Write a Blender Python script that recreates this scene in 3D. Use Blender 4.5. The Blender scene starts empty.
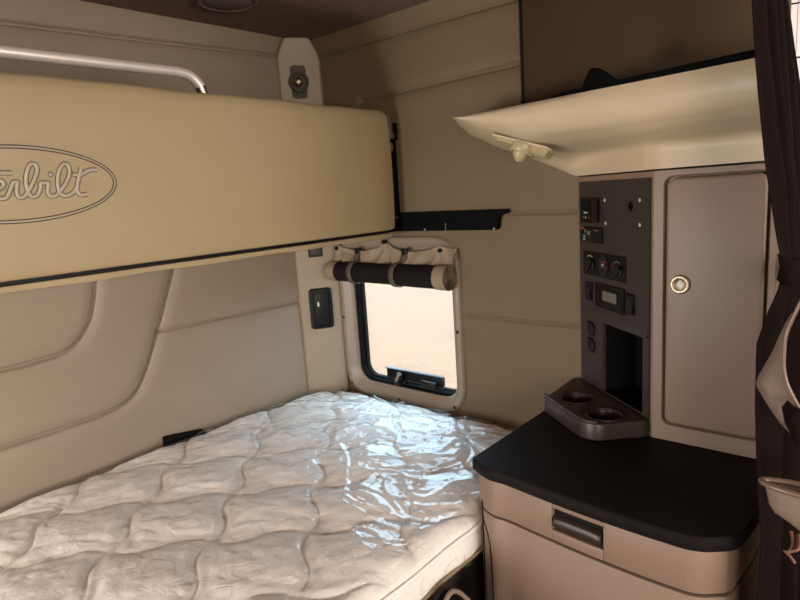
import bpy, bmesh, math, random
import numpy as np
from mathutils import Vector, Matrix
random.seed(4)
scene = bpy.context.scene
COL = scene.collection
PI = math.pi

# ------------------------------------------------------------------ materials
def new_mat(name):
    m = bpy.data.materials.new(name); m.use_nodes = True
    nt = m.node_tree; nt.nodes.clear()
    out = nt.nodes.new('ShaderNodeOutputMaterial')
    return m, nt, out

def srgb(r, g, b):
    f = lambda c: (c/255/12.92) if c/255 <= .04045 else ((c/255+.055)/1.055)**2.4
    return (f(r), f(g), f(b), 1)

def mat(name, rgb, rough=.5, metal=0., var=.06, vscale=6., bump=0., bscale=300., spec=.5, bdist=.001, coat=0., sheen=0.):
    m, nt, out = new_mat(name)
    b = nt.nodes.new('ShaderNodeBsdfPrincipled')
    nt.links.new(b.outputs[0], out.inputs[0])
    b.inputs['Roughness'].default_value = rough
    b.inputs['Metallic'].default_value = metal
    b.inputs['Specular IOR Level'].default_value = spec
    b.inputs['Coat Weight'].default_value = coat
    b.inputs['Sheen Weight'].default_value = sheen
    c = srgb(*rgb)
    tc = nt.nodes.new('ShaderNodeTexCoord')
    n = nt.nodes.new('ShaderNodeTexNoise'); n.inputs['Scale'].default_value = vscale; n.inputs['Detail'].default_value = 3
    nt.links.new(tc.outputs['Object'], n.inputs['Vector'])
    r = nt.nodes.new('ShaderNodeValToRGB')
    r.color_ramp.elements[0].position = .3; r.color_ramp.elements[1].position = .7
    r.color_ramp.elements[0].color = (c[0]*(1-var), c[1]*(1-var), c[2]*(1-var), 1)
    r.color_ramp.elements[1].color = (min(1, c[0]*(1+var)), min(1, c[1]*(1+var)), min(1, c[2]*(1+var)), 1)
    nt.links.new(n.outputs['Fac'], r.inputs[0]); nt.links.new(r.outputs[0], b.inputs['Base Color'])
    if bump:
        n2 = nt.nodes.new('ShaderNodeTexNoise'); n2.inputs['Scale'].default_value = bscale; n2.inputs['Detail'].default_value = 2
        nt.links.new(tc.outputs['Object'], n2.inputs['Vector'])
        bp = nt.nodes.new('ShaderNodeBump'); bp.inputs['Strength'].default_value = bump; bp.inputs['Distance'].default_value = bdist
        nt.links.new(n2.outputs['Fac'], bp.inputs['Height']); nt.links.new(bp.outputs[0], b.inputs['Normal'])
    return m

M = {}
M['vinyl'] = mat('beige_wall_vinyl', (127, 110, 93), .55, bump=.25, bscale=420, spec=.35, var=.03)
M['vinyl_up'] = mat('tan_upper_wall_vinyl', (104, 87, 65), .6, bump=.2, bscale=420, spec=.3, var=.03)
M['vinyl_brown'] = mat('dark_brown_wall_panel', (60, 45, 30), .8, bump=.3, bscale=600, spec=.2, var=.06)
M['bunk'] = mat('cream_bunk_vinyl', (156, 136, 104), .5, bump=.2, bscale=380, spec=.4, var=.03)
M['thread'] = mat('silver_embossing', (158, 144, 126), .42, spec=.5, var=.05, vscale=60)
M['outline'] = mat('dark_stitching', (70, 57, 42), .7, var=.1, vscale=90)
M['head'] = mat('brown_headliner', (112, 91, 81), .9, bump=.4, bscale=700, spec=.15, var=.06, vscale=20)
M['plastic'] = mat('taupe_moulded_plastic', (127, 104, 89), .45, bump=.15, bscale=700, spec=.4, var=.02)
M['plastic_up'] = mat('cream_moulded_plastic', (189, 169, 142), .42, bump=.1, bscale=700, spec=.4, var=.02)
M['pillar'] = mat('tan_pillar_plastic', (137, 120, 100), .5, bump=.12, bscale=700, spec=.35, var=.02)
M['frame'] = mat('taupe_window_surround', (129, 113, 97), .4, spec=.4, var=.02)
M['black'] = mat('black_plastic', (9, 8, 8), .5, spec=.2, var=.2, vscale=30)
M['blackmetal'] = mat('black_painted_steel', (6, 6, 6), .75, spec=.08, var=.2, vscale=30)
M['rubber'] = mat('black_rubber_seal', (9, 8, 8), .8, spec=.05, var=.2, vscale=40)
M['panelp'] = mat('charcoal_panel_laminate', (50, 43, 41), .5, bump=.2, bscale=900, spec=.35, var=.06, vscale=60)
M['device'] = mat('black_device_plastic', (6, 5, 5), .5, spec=.3, var=.1, vscale=50)
M['devgrey'] = mat('dark_grey_device_plastic', (22, 18, 18), .5, spec=.3, var=.1, vscale=50)
M['lcd'] = mat('grey_lcd', (100, 93, 83), .25, spec=.5, var=.04)
M['white'] = mat('white_print', (200, 196, 190), .5)
M['red'] = mat('red_print', (151, 53, 42), .5)
M['blue'] = mat('blue_print', (90, 120, 170), .5)
M['green'] = mat('green_print', (90, 150, 100), .5)
M['chrome'] = mat('brushed_aluminium', (225, 212, 204), .4, metal=.55, var=.03, vscale=40)
M['steel'] = mat('satin_steel', (150, 138, 125), .35, metal=1., var=.05, vscale=30)
M['brass'] = mat('worn_lock_metal', (170, 157, 132), .42, metal=1., var=.08, vscale=60)
M['top'] = mat('dark_brown_laminate', (22, 17, 17), .6, bump=.15, bscale=900, spec=.12, var=.12, vscale=80)
M['cup'] = mat('brown_moulded_tray', (48, 37, 33), .42, bump=.15, bscale=700, spec=.45, var=.05, vscale=30)
M['curtain'] = mat('dark_brown_curtain_cloth', (16, 7, 5), .92, bump=.5, bscale=900, spec=.1, var=.14, vscale=60)
M['flap'] = mat('taupe_coated_vinyl', (117, 99, 86), .38, bump=.2, bscale=60, bdist=.004, spec=.5, var=.06)
M['flaprim'] = mat('copper_brown_binding', (103, 80, 68), .35, spec=.5, var=.06)
M['shade'] = mat('dark_brown_shade_cloth', (23, 17, 16), .85, bump=.3, bscale=800, spec=.15, var=.1, vscale=60)
M['shadelin'] = mat('tan_shade_lining', (135, 117, 96), .65, bump=.2, bscale=500, spec=.3, var=.04)
M['strapm'] = mat('taupe_webbing', (75, 64, 56), .8, bump=.5, bscale=900, var=.08)
M['carpet'] = mat('brown_cab_carpet', (62, 52, 46), .95, bump=.6, bscale=600, spec=.1, var=.12, vscale=60)
M['binding'] = mat('tan_bag_binding', (127, 108, 91), .7, var=.06)
M['cushionwhite'] = None
M['ground'] = mat('pale_sunlit_dirt', (114, 80, 54), .9, bump=.2, bscale=20, var=.05, vscale=.5)
M['copper'] = mat('copper_cord', (104, 68, 52), .5, var=.1)
M['lens'] = mat('pearl_lamp_lens', (167, 152, 117), .3, spec=.5, var=.03)
M['grill'] = mat('taupe_speaker_cover', (107, 93, 86), .7, bump=.5, bscale=900, spec=.2, var=.05)

def quilt_material():
    m, nt, out = new_mat('white_quilted_ticking')
    b = nt.nodes.new('ShaderNodeBsdfPrincipled'); nt.links.new(b.outputs[0], out.inputs[0])
    b.inputs['Roughness'].default_value = .62
    b.inputs['Specular IOR Level'].default_value = .3
    b.inputs['Sheen Weight'].default_value = .1
    tc = nt.nodes.new('ShaderNodeTexCoord')
    n = nt.nodes.new('ShaderNodeTexNoise'); n.inputs['Scale'].default_value = 7
    nt.links.new(tc.outputs['Object'], n.inputs['Vector'])
    r = nt.nodes.new('ShaderNodeValToRGB')
    r.color_ramp.elements[0].color = srgb(236, 226, 218); r.color_ramp.elements[1].color = srgb(246, 240, 234)
    nt.links.new(n.outputs['Fac'], r.inputs[0]); nt.links.new(r.outputs[0], b.inputs['Base Color'])
    n2 = nt.nodes.new('ShaderNodeTexNoise'); n2.inputs['Scale'].default_value = 26; n2.inputs['Detail'].default_value = 3
    n2.inputs['Distortion'].default_value = 1.2
    nt.links.new(tc.outputs['Object'], n2.inputs['Vector'])
    bp = nt.nodes.new('ShaderNodeBump'); bp.inputs['Strength'].default_value = .35; bp.inputs['Distance'].default_value = .012
    nt.links.new(n2.outputs['Fac'], bp.inputs['Height']); nt.links.new(bp.outputs[0], b.inputs['Normal'])
    return m
M['quilt'] = quilt_material()

def film_material():
    m, nt, out = new_mat('clear_plastic_film')
    tr = nt.nodes.new('ShaderNodeBsdfTransparent'); tr.inputs[0].default_value = (.985, .975, .97, 1)
    gl = nt.nodes.new('ShaderNodeBsdfGlossy'); gl.inputs['Roughness'].default_value = .05
    fr = nt.nodes.new('ShaderNodeLayerWeight'); fr.inputs['Blend'].default_value = .5
    pw = nt.nodes.new('ShaderNodeMath'); pw.operation = 'POWER'; pw.inputs[1].default_value = 4.5
    ad = nt.nodes.new('ShaderNodeMath'); ad.operation = 'ADD'; ad.inputs[1].default_value = .035
    nt.links.new(fr.outputs['Facing'], pw.inputs[0]); nt.links.new(pw.outputs[0], ad.inputs[0])
    mul = nt.nodes.new('ShaderNodeMath'); mul.operation = 'MULTIPLY'; mul.inputs[1].default_value = 1.0; mul.use_clamp = True
    mx = nt.nodes.new('ShaderNodeMixShader')
    tc = nt.nodes.new('ShaderNodeTexCoord')
    n2 = nt.nodes.new('ShaderNodeTexNoise'); n2.inputs['Scale'].default_value = 15; n2.inputs['Detail'].default_value = 2.0
    n2.inputs['Distortion'].default_value = 2.0
    nt.links.new(tc.outputs['Object'], n2.inputs['Vector'])
    bp = nt.nodes.new('ShaderNodeBump'); bp.inputs['Strength'].default_value = .3; bp.inputs['Distance'].default_value = .012
    nt.links.new(n2.outputs['Fac'], bp.inputs['Height'])
    nt.links.new(bp.outputs[0], gl.inputs['Normal']); nt.links.new(bp.outputs[0], fr.inputs['Normal'])
    nt.links.new(ad.outputs[0], mul.inputs[0]); nt.links.new(mul.outputs[0], mx.inputs[0])
    nt.links.new(tr.outputs[0], mx.inputs[1]); nt.links.new(gl.outputs[0], mx.inputs[2])
    nt.links.new(mx.outputs[0], out.inputs[0])
    return m
M['film'] = film_material()

def pane_material():
    m, nt, out = new_mat('clear_window_glass')
    tr = nt.nodes.new('ShaderNodeBsdfTransparent'); tr.inputs[0].default_value = (.97, .98, .97, 1)
    gl = nt.nodes.new('ShaderNodeBsdfGlossy'); gl.inputs['Roughness'].default_value = .02
    mx = nt.nodes.new('ShaderNodeMixShader'); mx.inputs[0].default_value = .05
    nt.links.new(tr.outputs[0], mx.inputs[1]); nt.links.new(gl.outputs[0], mx.inputs[2]); nt.links.new(mx.outputs[0], out.inputs[0])
    return m
M['glass'] = pane_material()

def screen_material():
    m, nt, out = new_mat('fine_insect_screen')
    tr = nt.nodes.new('ShaderNodeBsdfTransparent')
    df = nt.nodes.new('ShaderNodeBsdfDiffuse'); df.inputs[0].default_value = srgb(120, 110, 96)
    tc = nt.nodes.new('ShaderNodeTexCoord')
    w1 = nt.nodes.new('ShaderNodeTexWave'); w1.wave_type = 'BANDS'; w1.bands_direction = 'Y'; w1.inputs['Scale'].default_value = 95
    w2 = nt.nodes.new('ShaderNodeTexWave'); w2.wave_type = 'BANDS'; w2.bands_direction = 'Z'; w2.inputs['Scale'].default_value = 95
    nt.links.new(tc.outputs['Object'], w1.inputs['Vector']); nt.links.new(tc.outputs['Object'], w2.inputs['Vector'])
    mxm = nt.nodes.new('ShaderNodeMath'); mxm.operation = 'MAXIMUM'
    nt.links.new(w1.outputs['Fac'], mxm.inputs[0]); nt.links.new(w2.outputs['Fac'], mxm.inputs[1])
    mr = nt.nodes.new('ShaderNodeMapRange'); mr.inputs[1].default_value = .86; mr.inputs[2].default_value = 1.; mr.inputs[3].default_value = .04; mr.inputs[4].default_value = .3
    nt.links.new(mxm.outputs[0], mr.inputs[0])
    mx = nt.nodes.new('ShaderNodeMixShader')
    nt.links.new(mr.outputs[0], mx.inputs[0]); nt.links.new(tr.outputs[0], mx.inputs[1]); nt.links.new(df.outputs[0], mx.inputs[2])
    nt.links.new(mx.outputs[0], out.inputs[0])
    return m
M['screen'] = screen_material()

def translucent_material():
    m, nt, out = new_mat('pale_translucent_sunshade')
    t = nt.nodes.new('ShaderNodeBsdfTranslucent'); d = nt.nodes.new('ShaderNodeBsdfDiffuse')
    tc = nt.nodes.new('ShaderNodeTexCoord')
    n = nt.nodes.new('ShaderNodeTexNoise'); n.inputs['Scale'].default_value = 9
    nt.links.new(tc.outputs['Object'], n.inputs['Vector'])
    r = nt.nodes.new('ShaderNodeValToRGB')
    r.color_ramp.elements[0].color = srgb(160, 130, 112); r.color_ramp.elements[1].color = srgb(170, 142, 124)
    nt.links.new(n.outputs['Fac'], r.inputs[0])
    nt.links.new(r.outputs[0], t.inputs[0]); nt.links.new(r.outputs[0], d.inputs[0])
    mx = nt.nodes.new('ShaderNodeMixShader'); mx.inputs[0].default_value = .25
    nt.links.new(t.outputs[0], mx.inputs[1]); nt.links.new(d.outputs[0], mx.inputs[2]); nt.links.new(mx.outputs[0], out.inputs[0])
    return m
M['sunshade'] = translucent_material()

# ------------------------------------------------------------------ helpers
def thing(name, label, cat, loc, group=None):
    o = bpy.data.objects.new(name, None); COL.objects.link(o)
    o.location = loc; o.empty_display_size = .05
    o['label'] = label; o['category'] = cat
    if group: o['group'] = group
    return o

def tag(o, label, cat, group=None):
    o['label'] = label; o['category'] = cat
    if group: o['group'] = group
    return o

def finish(bm, name, m, parent=None, smooth=35, bevel=0., segs=2, bang=30):
    if bevel:
        bm.normal_update()
        es = [e for e in bm.edges if len(e.link_faces) == 2 and e.calc_face_angle(0) > math.radians(bang)]
        if es:
            bmesh.ops.bevel(bm, geom=es, offset=bevel, segments=segs, profile=.5, affect='EDGES', clamp_overlap=True)
    bmesh.ops.recalc_face_normals(bm, faces=bm.faces[:])
    me = bpy.data.meshes.new(name)
    bm.to_mesh(me); bm.free()
    if smooth:
        for p in me.polygons: p.use_smooth = True
        me.set_sharp_from_angle(angle=math.radians(smooth))
    me.materials.append(m)
    o = bpy.data.objects.new(name, me); COL.objects.link(o)
    if parent is not None:
        o.parent = parent
        if parent.type == 'EMPTY':
            o.matrix_parent_inverse = Matrix.Translation(-Vector(parent.location))
    return o

def structure(o):
    o['kind'] = 'structure'; return o

def a_box(bm, lo, hi, X=None):
    vs = []
    for x in (lo[0], hi[0]):
        for y in (lo[1], hi[1]):
            for z in (lo[2], hi[2]):
                p = Vector((x, y, z)); vs.append(bm.verts.new(X(p) if X else p))
    for f in ((0, 1, 3, 2), (4, 6, 7, 5), (0, 4, 5, 1), (2, 3, 7, 6), (0, 2, 6, 4), (1, 5, 7, 3)):
        bm.faces.new([vs[i] for i in f])
    return vs

def a_prism(bm, pts, w0, w1, X):
    """polygon pts (u,v) extruded from w0 to w1; X(u,v,w) -> world"""
    a = [bm.verts.new(X(u, v, w0)) for u, v in pts]
    b = [bm.verts.new(X(u, v, w1)) for u, v in pts]
    n = len(pts)
    bm.faces.new(a[::-1]); bm.faces.new(b)
    for i in range(n):
        bm.faces.new((a[i], a[(i+1) % n], b[(i+1) % n], b[i]))

def a_loft(bm, rings, closed=True, cap0=False, cap1=False, loop=False):
    vr = [[bm.verts.new(p) for p in r] for r in rings]
    n = len(vr[0])
    pairs = list(zip(vr[:-1], vr[1:]))
    if loop: pairs.append((vr[-1], vr[0]))
    for a, b in pairs:
        for i in range(n if closed else n-1):
            j = (i+1) % n
            try: bm.faces.new((a[i], a[j], b[j], b[i]))
            except ValueError: pass
    if cap0: bm.faces.new(vr[0][::-1])
    if cap1: bm.faces.new(vr[-1])
    return vr

def a_tube(bm, pts, r, seg=12, closed=False, caps=True, ry=None, up=None):
    pts = [Vector(p) for p in pts]
    n = len(pts); rings = []
    ref = Vector(up) if up else None
    prev = None
    for i, p in enumerate(pts):
        if closed: t = pts[(i+1) % n] - pts[i-1]
        else: t = pts[min(i+1, n-1)] - pts[max(i-1, 0)]
        t.normalize()
        if ref is not None: a = ref - t*ref.dot(t)
        elif prev is None:
            a = Vector((0, 0, 1)) if abs(t.z) < .9 else Vector((1, 0, 0)); a = a - t*a.dot(t)
        else: a = prev - t*prev.dot(t)
        a.normalize(); prev = a; b = t.cross(a)
        rr = r[i] if isinstance(r, (list, tuple)) else r
        r2 = ry if ry is not None else rr
        rings.append([p + a*rr*math.cos(2*PI*k/seg) + b*r2*math.sin(2*PI*k/seg) for k in range(seg)])
    a_loft(bm, rings, True, caps and not closed, caps and not closed, loop=closed)

def a_lathe(bm, prof, X, seg=28):
    """prof list of (r,h); X(u,v,h) -> world; closed at ends when r==0 else capped"""
    rings = []
    for r, h in prof:
        rings.append([X(max(r, 1e-5)*math.cos(2*PI*k/seg), max(r, 1e-5)*math.sin(2*PI*k/seg), h) for k in range(seg)])
    a_loft(bm, rings, True, True, True)

def smoothline(pts, n=8):
    """Catmull-Rom"""
    P = [Vector(p) if len(p) == 3 else Vector((p[0], p[1], 0)) for p in pts]
    P = [P[0]*2-P[1]] + P + [P[-1]*2-P[-2]]
    out = []
    for i in range(1, len(P)-2):
        for k in range(n):
            t = k/n
            p0, p1, p2, p3 = P[i-1], P[i], P[i+1], P[i+2]
            out.append(.5*((2*p1)+(p2-p0)*t+(2*p0-5*p1+4*p2-p3)*t*t+(3*p1-p0-3*p2+p3)*t**3))
    out.append(P[-2])
    return out

def rrect(u0, u1, v0, v1, r, n=8):
    pts = []
    for cx, cy, a0 in ((u1-r, v1-r, 0), (u0+r, v1-r, 90), (u0+r, v0+r, 180), (u1-r, v0+r, 270)):
        for k in range(n+1):
            a = math.radians(a0+90*k/n); pts.append((cx+r*math.cos(a), cy+r*math.sin(a)))
    return pts

def ident(u, v, w): return Vector((u, v, w))

def polydist(U, V, pts):
    d = np.full(U.shape, 1e9)
    for (x0, y0), (x1, y1) in zip(pts[:-1], pts[1:]):
        dx, dy = x1-x0, y1-y0; L = dx*dx+dy*dy+1e-12
        t = np.clip(((U-x0)*dx+(V-y0)*dy)/L, 0, 1)
        d = np.minimum(d, np.hypot(U-x0-t*dx, V-y0-t*dy))
    return d

def heightfield(name, us, vs, H, X, m, holes=(), parent=None):
    nu, nv = len(us), len(vs)
    U, V = np.meshgrid(us, vs, indexing='ij')
    co = X(U.ravel(), V.ravel(), H.ravel())
    faces = []
    for i in range(nu-1):
        uc = (us[i]+us[i+1])/2
        for j in range(nv-1):
            vc = (vs[j]+vs[j+1])/2
            if any(h[0] < uc < h[1] and h[2] < vc < h[3] for h in holes): continue
            a = i*nv+j
            faces.append((a, a+nv, a+nv+1, a+1))
    me = bpy.data.meshes.new(name)
    me.from_pydata(co.tolist(), [], faces)
    for p in me.polygons: p.use_smooth = True
    me.materials.append(m)
    o = bpy.data.objects.new(name, me); COL.objects.link(o)
    if parent is not None:
        o.parent = parent
        if parent.type == 'EMPTY': o.matrix_parent_inverse = Matrix.Translation(-Vector(parent.location))
    return o

def p2(pts, n=8): return [(v.x, v.y) for v in smoothline(pts, n)]
def groove(U, V, pts, depth=.005, w=.004, pad=.0, padw=.02):
    d = polydist(U, V, pts); depth *= 2.6; w *= 1.0; pad *= 1.6
    return -depth*np.exp(-(d/w)**2) - pad*np.exp(-(d/padw)**2)

XW, YB, ZC = 1.50, 1.70, 2.044      # side wall, back wall, ceiling

# ------------------------------------------------------------------ the cab shell
# back wall with stitched pads
us = np.concatenate([np.arange(-1.0, .1, .02), np.arange(.1, 1.502, .0038)]); vs = np.concatenate([np.arange(.0, .7, .05), np.arange(.7, 2.061, .0038)])
U, V = np.meshgrid(us, vs, indexing='ij')
H = np.zeros_like(U)
ca = p2([(.71, 1.40), (.69, 1.36), (.675, 1.333), (.660, 1.27), (.635, 1.205), (.582, 1.15), (.50, 1.136), (.412, 1.134), (.2, 1.131), (-1., 1.125)])
cb = p2([(.945, 1.42), (.905, 1.333), (.865, 1.24), (.824, 1.143), (.770, 1.03), (.725, .972), (.66, .949), (.55, .942), (.38, .938), (.1, .935), (-1., .93)])
H += groove(U, V, ca, .006, .0035, .003, .018)
H += groove(U, V, cb, .007, .0035, .004, .02)
H += groove(U, V, [(.824, 1.143), (1.40, 1.135)], .005, .003, .003, .018)
H += groove(U, V, [(-1, 1.955), (.545, 1.967), (1.4, 1.99)], .006, .004, .003, .02)
dcv = np.clip((V-1.985)/.07, 0, 1); H += .028*dcv*dcv
H += .0025*np.sin(U*9+V*3)*np.sin(V*8+1)
wb = structure(heightfield('wall_back', us, vs, H, lambda u, v, h: np.stack([u, YB-h, v], 1), M['vinyl']))

# side wall with the two window openings
us = np.concatenate([np.arange(-2.4, -.45, .1), np.arange(-.45, .4, .02), np.arange(.4, 1.703, .0045)]); us[-1] = 1.70
vs = np.concatenate([np.arange(.0, .7, .05), np.arange(.7, 2.061, .0045)])
U, V = np.meshgrid(us, vs, indexing='ij')
H = np.zeros_like(U)
H += groove(U, V, [(1.7, 1.992), (.84, 1.986)], .004, .004, .003, .02)
H += groove(U, V, [(1.45, 1.813), (.84, 1.823)], .004, .004, .004, .02)
H += groove(U, V, [(1.06, 1.111), (.3, 1.114)], .003, .0035, .0, .015)
H += groove(U, V, [(.90, 1.425), (.875, 1.424), (.3, 1.418)], .003, .0035, .0, .015)
dcv = np.clip((V-1.99)/.065, 0, 1)*(U > .836); H += .02*dcv*dcv
H += .0015*np.sin(U*10)*np.sin(V*9)
wr = structure(heightfield('wall_right', us, vs, H, lambda u, v, h: np.stack([XW-h, u, v], 1), M['vinyl_up'],
                           holes=((1.085, 1.56, .82, 1.32), (-.5, .232, 1.45, 2.0))))
# darker brown panel of the wall above the shelf
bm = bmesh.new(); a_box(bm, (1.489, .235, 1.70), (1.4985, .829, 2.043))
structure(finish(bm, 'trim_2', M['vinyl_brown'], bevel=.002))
bm = bmesh.new(); a_box(bm, (1.486, .829, 1.70), (1.4985, .836, 2.043))
structure(finish(bm, 'trim_3', M['black']))

def slab(name, lo, hi, m):
    bm = bmesh.new(); a_box(bm, lo, hi); return structure(finish(bm, name, m, smooth=0))
slab('ceiling', (-1.06, -2.46, ZC), (1.56, 1.76, ZC+.04), M['head'])
slab('floor', (-1.06, -2.46, -.05), (1.56, 1.76, 0), M['carpet'])
slab('wall_left', (-1.06, -2.46, 0), (-1.0, 1.76, ZC), M['vinyl'])
slab('wall_front', (-1.0, -2.46, 0), (1.5, -2.4, ZC), M['vinyl'])

# corner pillar, chamfered across the two walls
PA, PB = Vector((1.368, 1.70, 0)), Vector((1.5, 1.615, 0))
pd = (PB-PA).normalized(); pn = Vector((pd.y, -pd.x, 0))            # pn faces the room
if pn.y > 0: pn = -pn
def pil(s, z, d): return PA + pd*s + pn*d + Vector((0, 0, z))
bm = bmesh.new()
rings = []
for z, s0, s1, d in ((.66, -.002, .152, .012), (1.2, -.002, .152, .012), (1.975, -.002, .146, .012), (1.998, .004, .138, .016), (2.034, .020, .117, .030), (2.041, .028, .109, .030)):
    rings.append([pil(s0-.012, z, -.03), pil(s0, z, d-.008), pil(s0+.006, z, d), pil(s1-.006, z, d), pil(s1, z, d-.008), pil(s1+.012, z, -.03)])
a_loft(bm, rings, True, True, True)
structure(finish(bm, 'trim_1', M['pillar'], bevel=.003, bang=20))
PD = .012

# ------------------------------------------------------------------ the bed window
win = bpy.data.objects.new('window_1', None); COL.objects.link(win); win.location = (XW, 1.32, 1.06); win['kind'] = 'structure'
def wX(u, v, w): return Vector((XW - w, u, v))     # u = Y, v = Z, w = out of the wall into the room
bm = bmesh.new()
prof = [((1.070, 1.618, .777, 1.362, .095), 0.0), ((1.073, 1.615, .780, 1.359, .093), .010), ((1.080, 1.608, .787, 1.352, .088), .015),
        ((1.098, 1.590, .803, 1.334, .078), .014), ((1.104, 1.582, .810, 1.326, .075), .006), ((1.104, 1.556, .828, 1.30, .06), -.002),
        ((1.106, 1.552, .83, 1.296, .058), -.016)]
a_loft(bm, [[wX(u, v, w) for u, v in rrect(*p, n=10)] for p, w in prof], True)
finish(bm, 'window_surround', M['frame'], win, smooth=50)
bm = bmesh.new()
prof = [((1.100, 1.556, .826, 1.300, .058), -.012), ((1.106, 1.550, .832, 1.295, .054), -.006), ((1.110, 1.546, .836, 1.29, .05), -.010), ((1.110, 1.546, .838, 1.29, .05), -.030),
        ((1.113, 1.543, .842, 1.285, .045), -.032), ((1.113, 1.543, .842, 1.285, .045), -.050), ((1.100, 1.556, .826, 1.300, .058), -.054)]
a_loft(bm, [[wX(u, v, w) for u, v in rrect(*p, n=10)] for p, w in prof], True, loop=True)
finish(bm, 'rubber_seal', M['rubber'], win, smooth=40)
bm = bmesh.new(); a_prism(bm, rrect(1.110, 1.546, .840, 1.288, .046), -.046, -.042, wX); finish(bm, 'pane', M['glass'], win)
bm = bmesh.new(); bm.faces.new([bm.verts.new(wX(u, v, -.038)) for u, v in rrect(1.110, 1.546, .840, 1.288, .046)]); finish(bm, 'insect_screen', M['screen'], win)
for u, v in ((1.603, 1.064), (1.585, .812), (1.353, .790), (1.113, .806), (1.085, 1.060), (1.600, 1.24)):
    bm = bmesh.new(); a_lathe(bm, [(0, .0175), (.003, .0172), (.0052, .0155), (.0055, .010)], lambda a, b, h, u=u, v=v: wX(u+a, v+b, h), 14)
    finish(bm, 'screw', M['black'], win)
# latch bar along the bottom of the pane
bm = bmesh.new()
a_box(bm, (XW+.008, 1.178, .853), (XW+.030, 1.425, .886)); 
finish(bm, 'latch_bar', M['black'], win, bevel=.004)
bm = bmesh.new()
a_box(bm, (XW+.006, 1.176, .886), (XW+.024, 1.43, .890)); finish(bm, 'latch_strip', M['devgrey'], win, bevel=.002)
bm = bmesh.new()
a_box(bm, (XW-.014, 1.19, .846), (XW+.005, 1.255, .874)); finish(bm, 'latch_catch', M['device'], win, bevel=.004)
bm = bmesh.new()
a_lathe(bm, [(0, .03), (.012, .029), (.016, .022), (.017, .0)], lambda a, b, h: wX(1.352+a, .858+b, h), 18)
a_box(bm, (-.009, -.007, .016), (.009, .034, .030), lambda p: wX(1.352+p.x*math.cos(.5)+p.y*math.sin(.5)*-1, .858+p.x*math.sin(.5)*1+p.y*math.cos(.5), p.z))
finish(bm, 'latch_handle', M['device'], win, bevel=.002)
bm = bmesh.new()
a_box(bm, (-.008, .004, .0305), (.003, .034, .032), lambda p: wX(1.352+p.x*math.cos(.5)-p.y*math.sin(.5), .858+p.x*math.sin(.5)+p.y*math.cos(.5), p.z))
finish(bm, 'latch_edge', M['steel'], win, bevel=.0005)

# sunshade in the door side opening past the curtain
win2 = bpy.data.objects.new('window_2', None); COL.objects.link(win2); win2.location = (XW, -.13, 1.7); win2['kind'] = 'structure'
bm = bmesh.new()
bm.faces.new([bm.verts.new(Vector(p)) for p in ((1.53, -.51, 1.44), (1.53, .24, 1.44), (1.53, .24, 2.01), (1.53, -.51, 2.01))])
finish(bm, 'translucent_pane', M['sunshade'], win2, smooth=0)
for zz in (1.93, 1.825, 1.72, 1.62, 1.52):
    bm = bmesh.new()
    a_tube(bm, [(1.522, y, zz+.004*math.sin(y*60)-.05*(y-.2)) for y in np.linspace(-.5, .24, 30)], .0016, 6); finish(bm, 'dark_thread', M['black'], win2)
bm = bmesh.new()
for i in range(18):
    a_tube(bm, [(1.524, .222-.04*i/1.6, 1.45), (1.524, .222-.04*i/1.6, 2.0)], .0005, 5)
finish(bm, 'stitch_rows', M['strapm'], win2)

# ------------------------------------------------------------------ rolled window shade
sh = thing('window_shade', 'dark brown rolled-up window shade with tan lining, snapped above bed window', 'window shade', (1.45, 1.36, 1.2))
RX, RZ0, RZ1 = 1.447, 1.243, 1.238
def roll_c(t): return Vector((RX, 1.598+(1.067-1.598)*t, RZ0+(RZ1-RZ0)*t))
def roll_r(t, k=1): return (.0335+.002*math.sin(9*t)+.003*t)*k
bm = bmesh.new()
rings = []
for i in range(25):
    t = .07+.84*i/24; c = roll_c(t); rr = roll_r(t)
    rings.append([c+Vector((math.cos(a)*rr*(1+.04*math.sin(3*a+6*t)), 0, math.sin(a)*rr*(1+.05*math.sin(2*a+9*t)))) for a in np.linspace(0, 2*PI, 25)[:-1]])
a_loft(bm, rings, True, True, True); finish(bm, 'roll', M['shade'], sh, smooth=60)
for t0, t1 in ((.0, .075), (.905, .985)):
    bm = bmesh.new()
    rings = []
    for i in range(6):
        t = t0+(t1-t0)*i/5; c = roll_c(t); rr = roll_r(t)+.0015
        rings.append([c+Vector((math.cos(a)*rr, 0, math.sin(a)*rr)) for a in np.linspace(0, 2*PI, 29)[:-1]])
    a_loft(bm, rings, True, t0 == 0, False)
    if t0 > .5:                                    # the spiral of the rolled cloth shows at the near end
        c = roll_c(t1)
        sp = [c+Vector((math.cos(a)*(.034-.0045*a/ (2*PI)*2), 0, math.sin(a)*(.034-.0045*a/(2*PI)*2))) for a in np.linspace(0, 6*PI, 60)]
        r0 = [[p+Vector((0, -.001, 0)), p+Vector((0, .05, 0))] for p in sp]
        a_loft(bm, r0, False)
    finish(bm, 'rolled_hem', M['shadelin'], sh, smooth=60)
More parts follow.
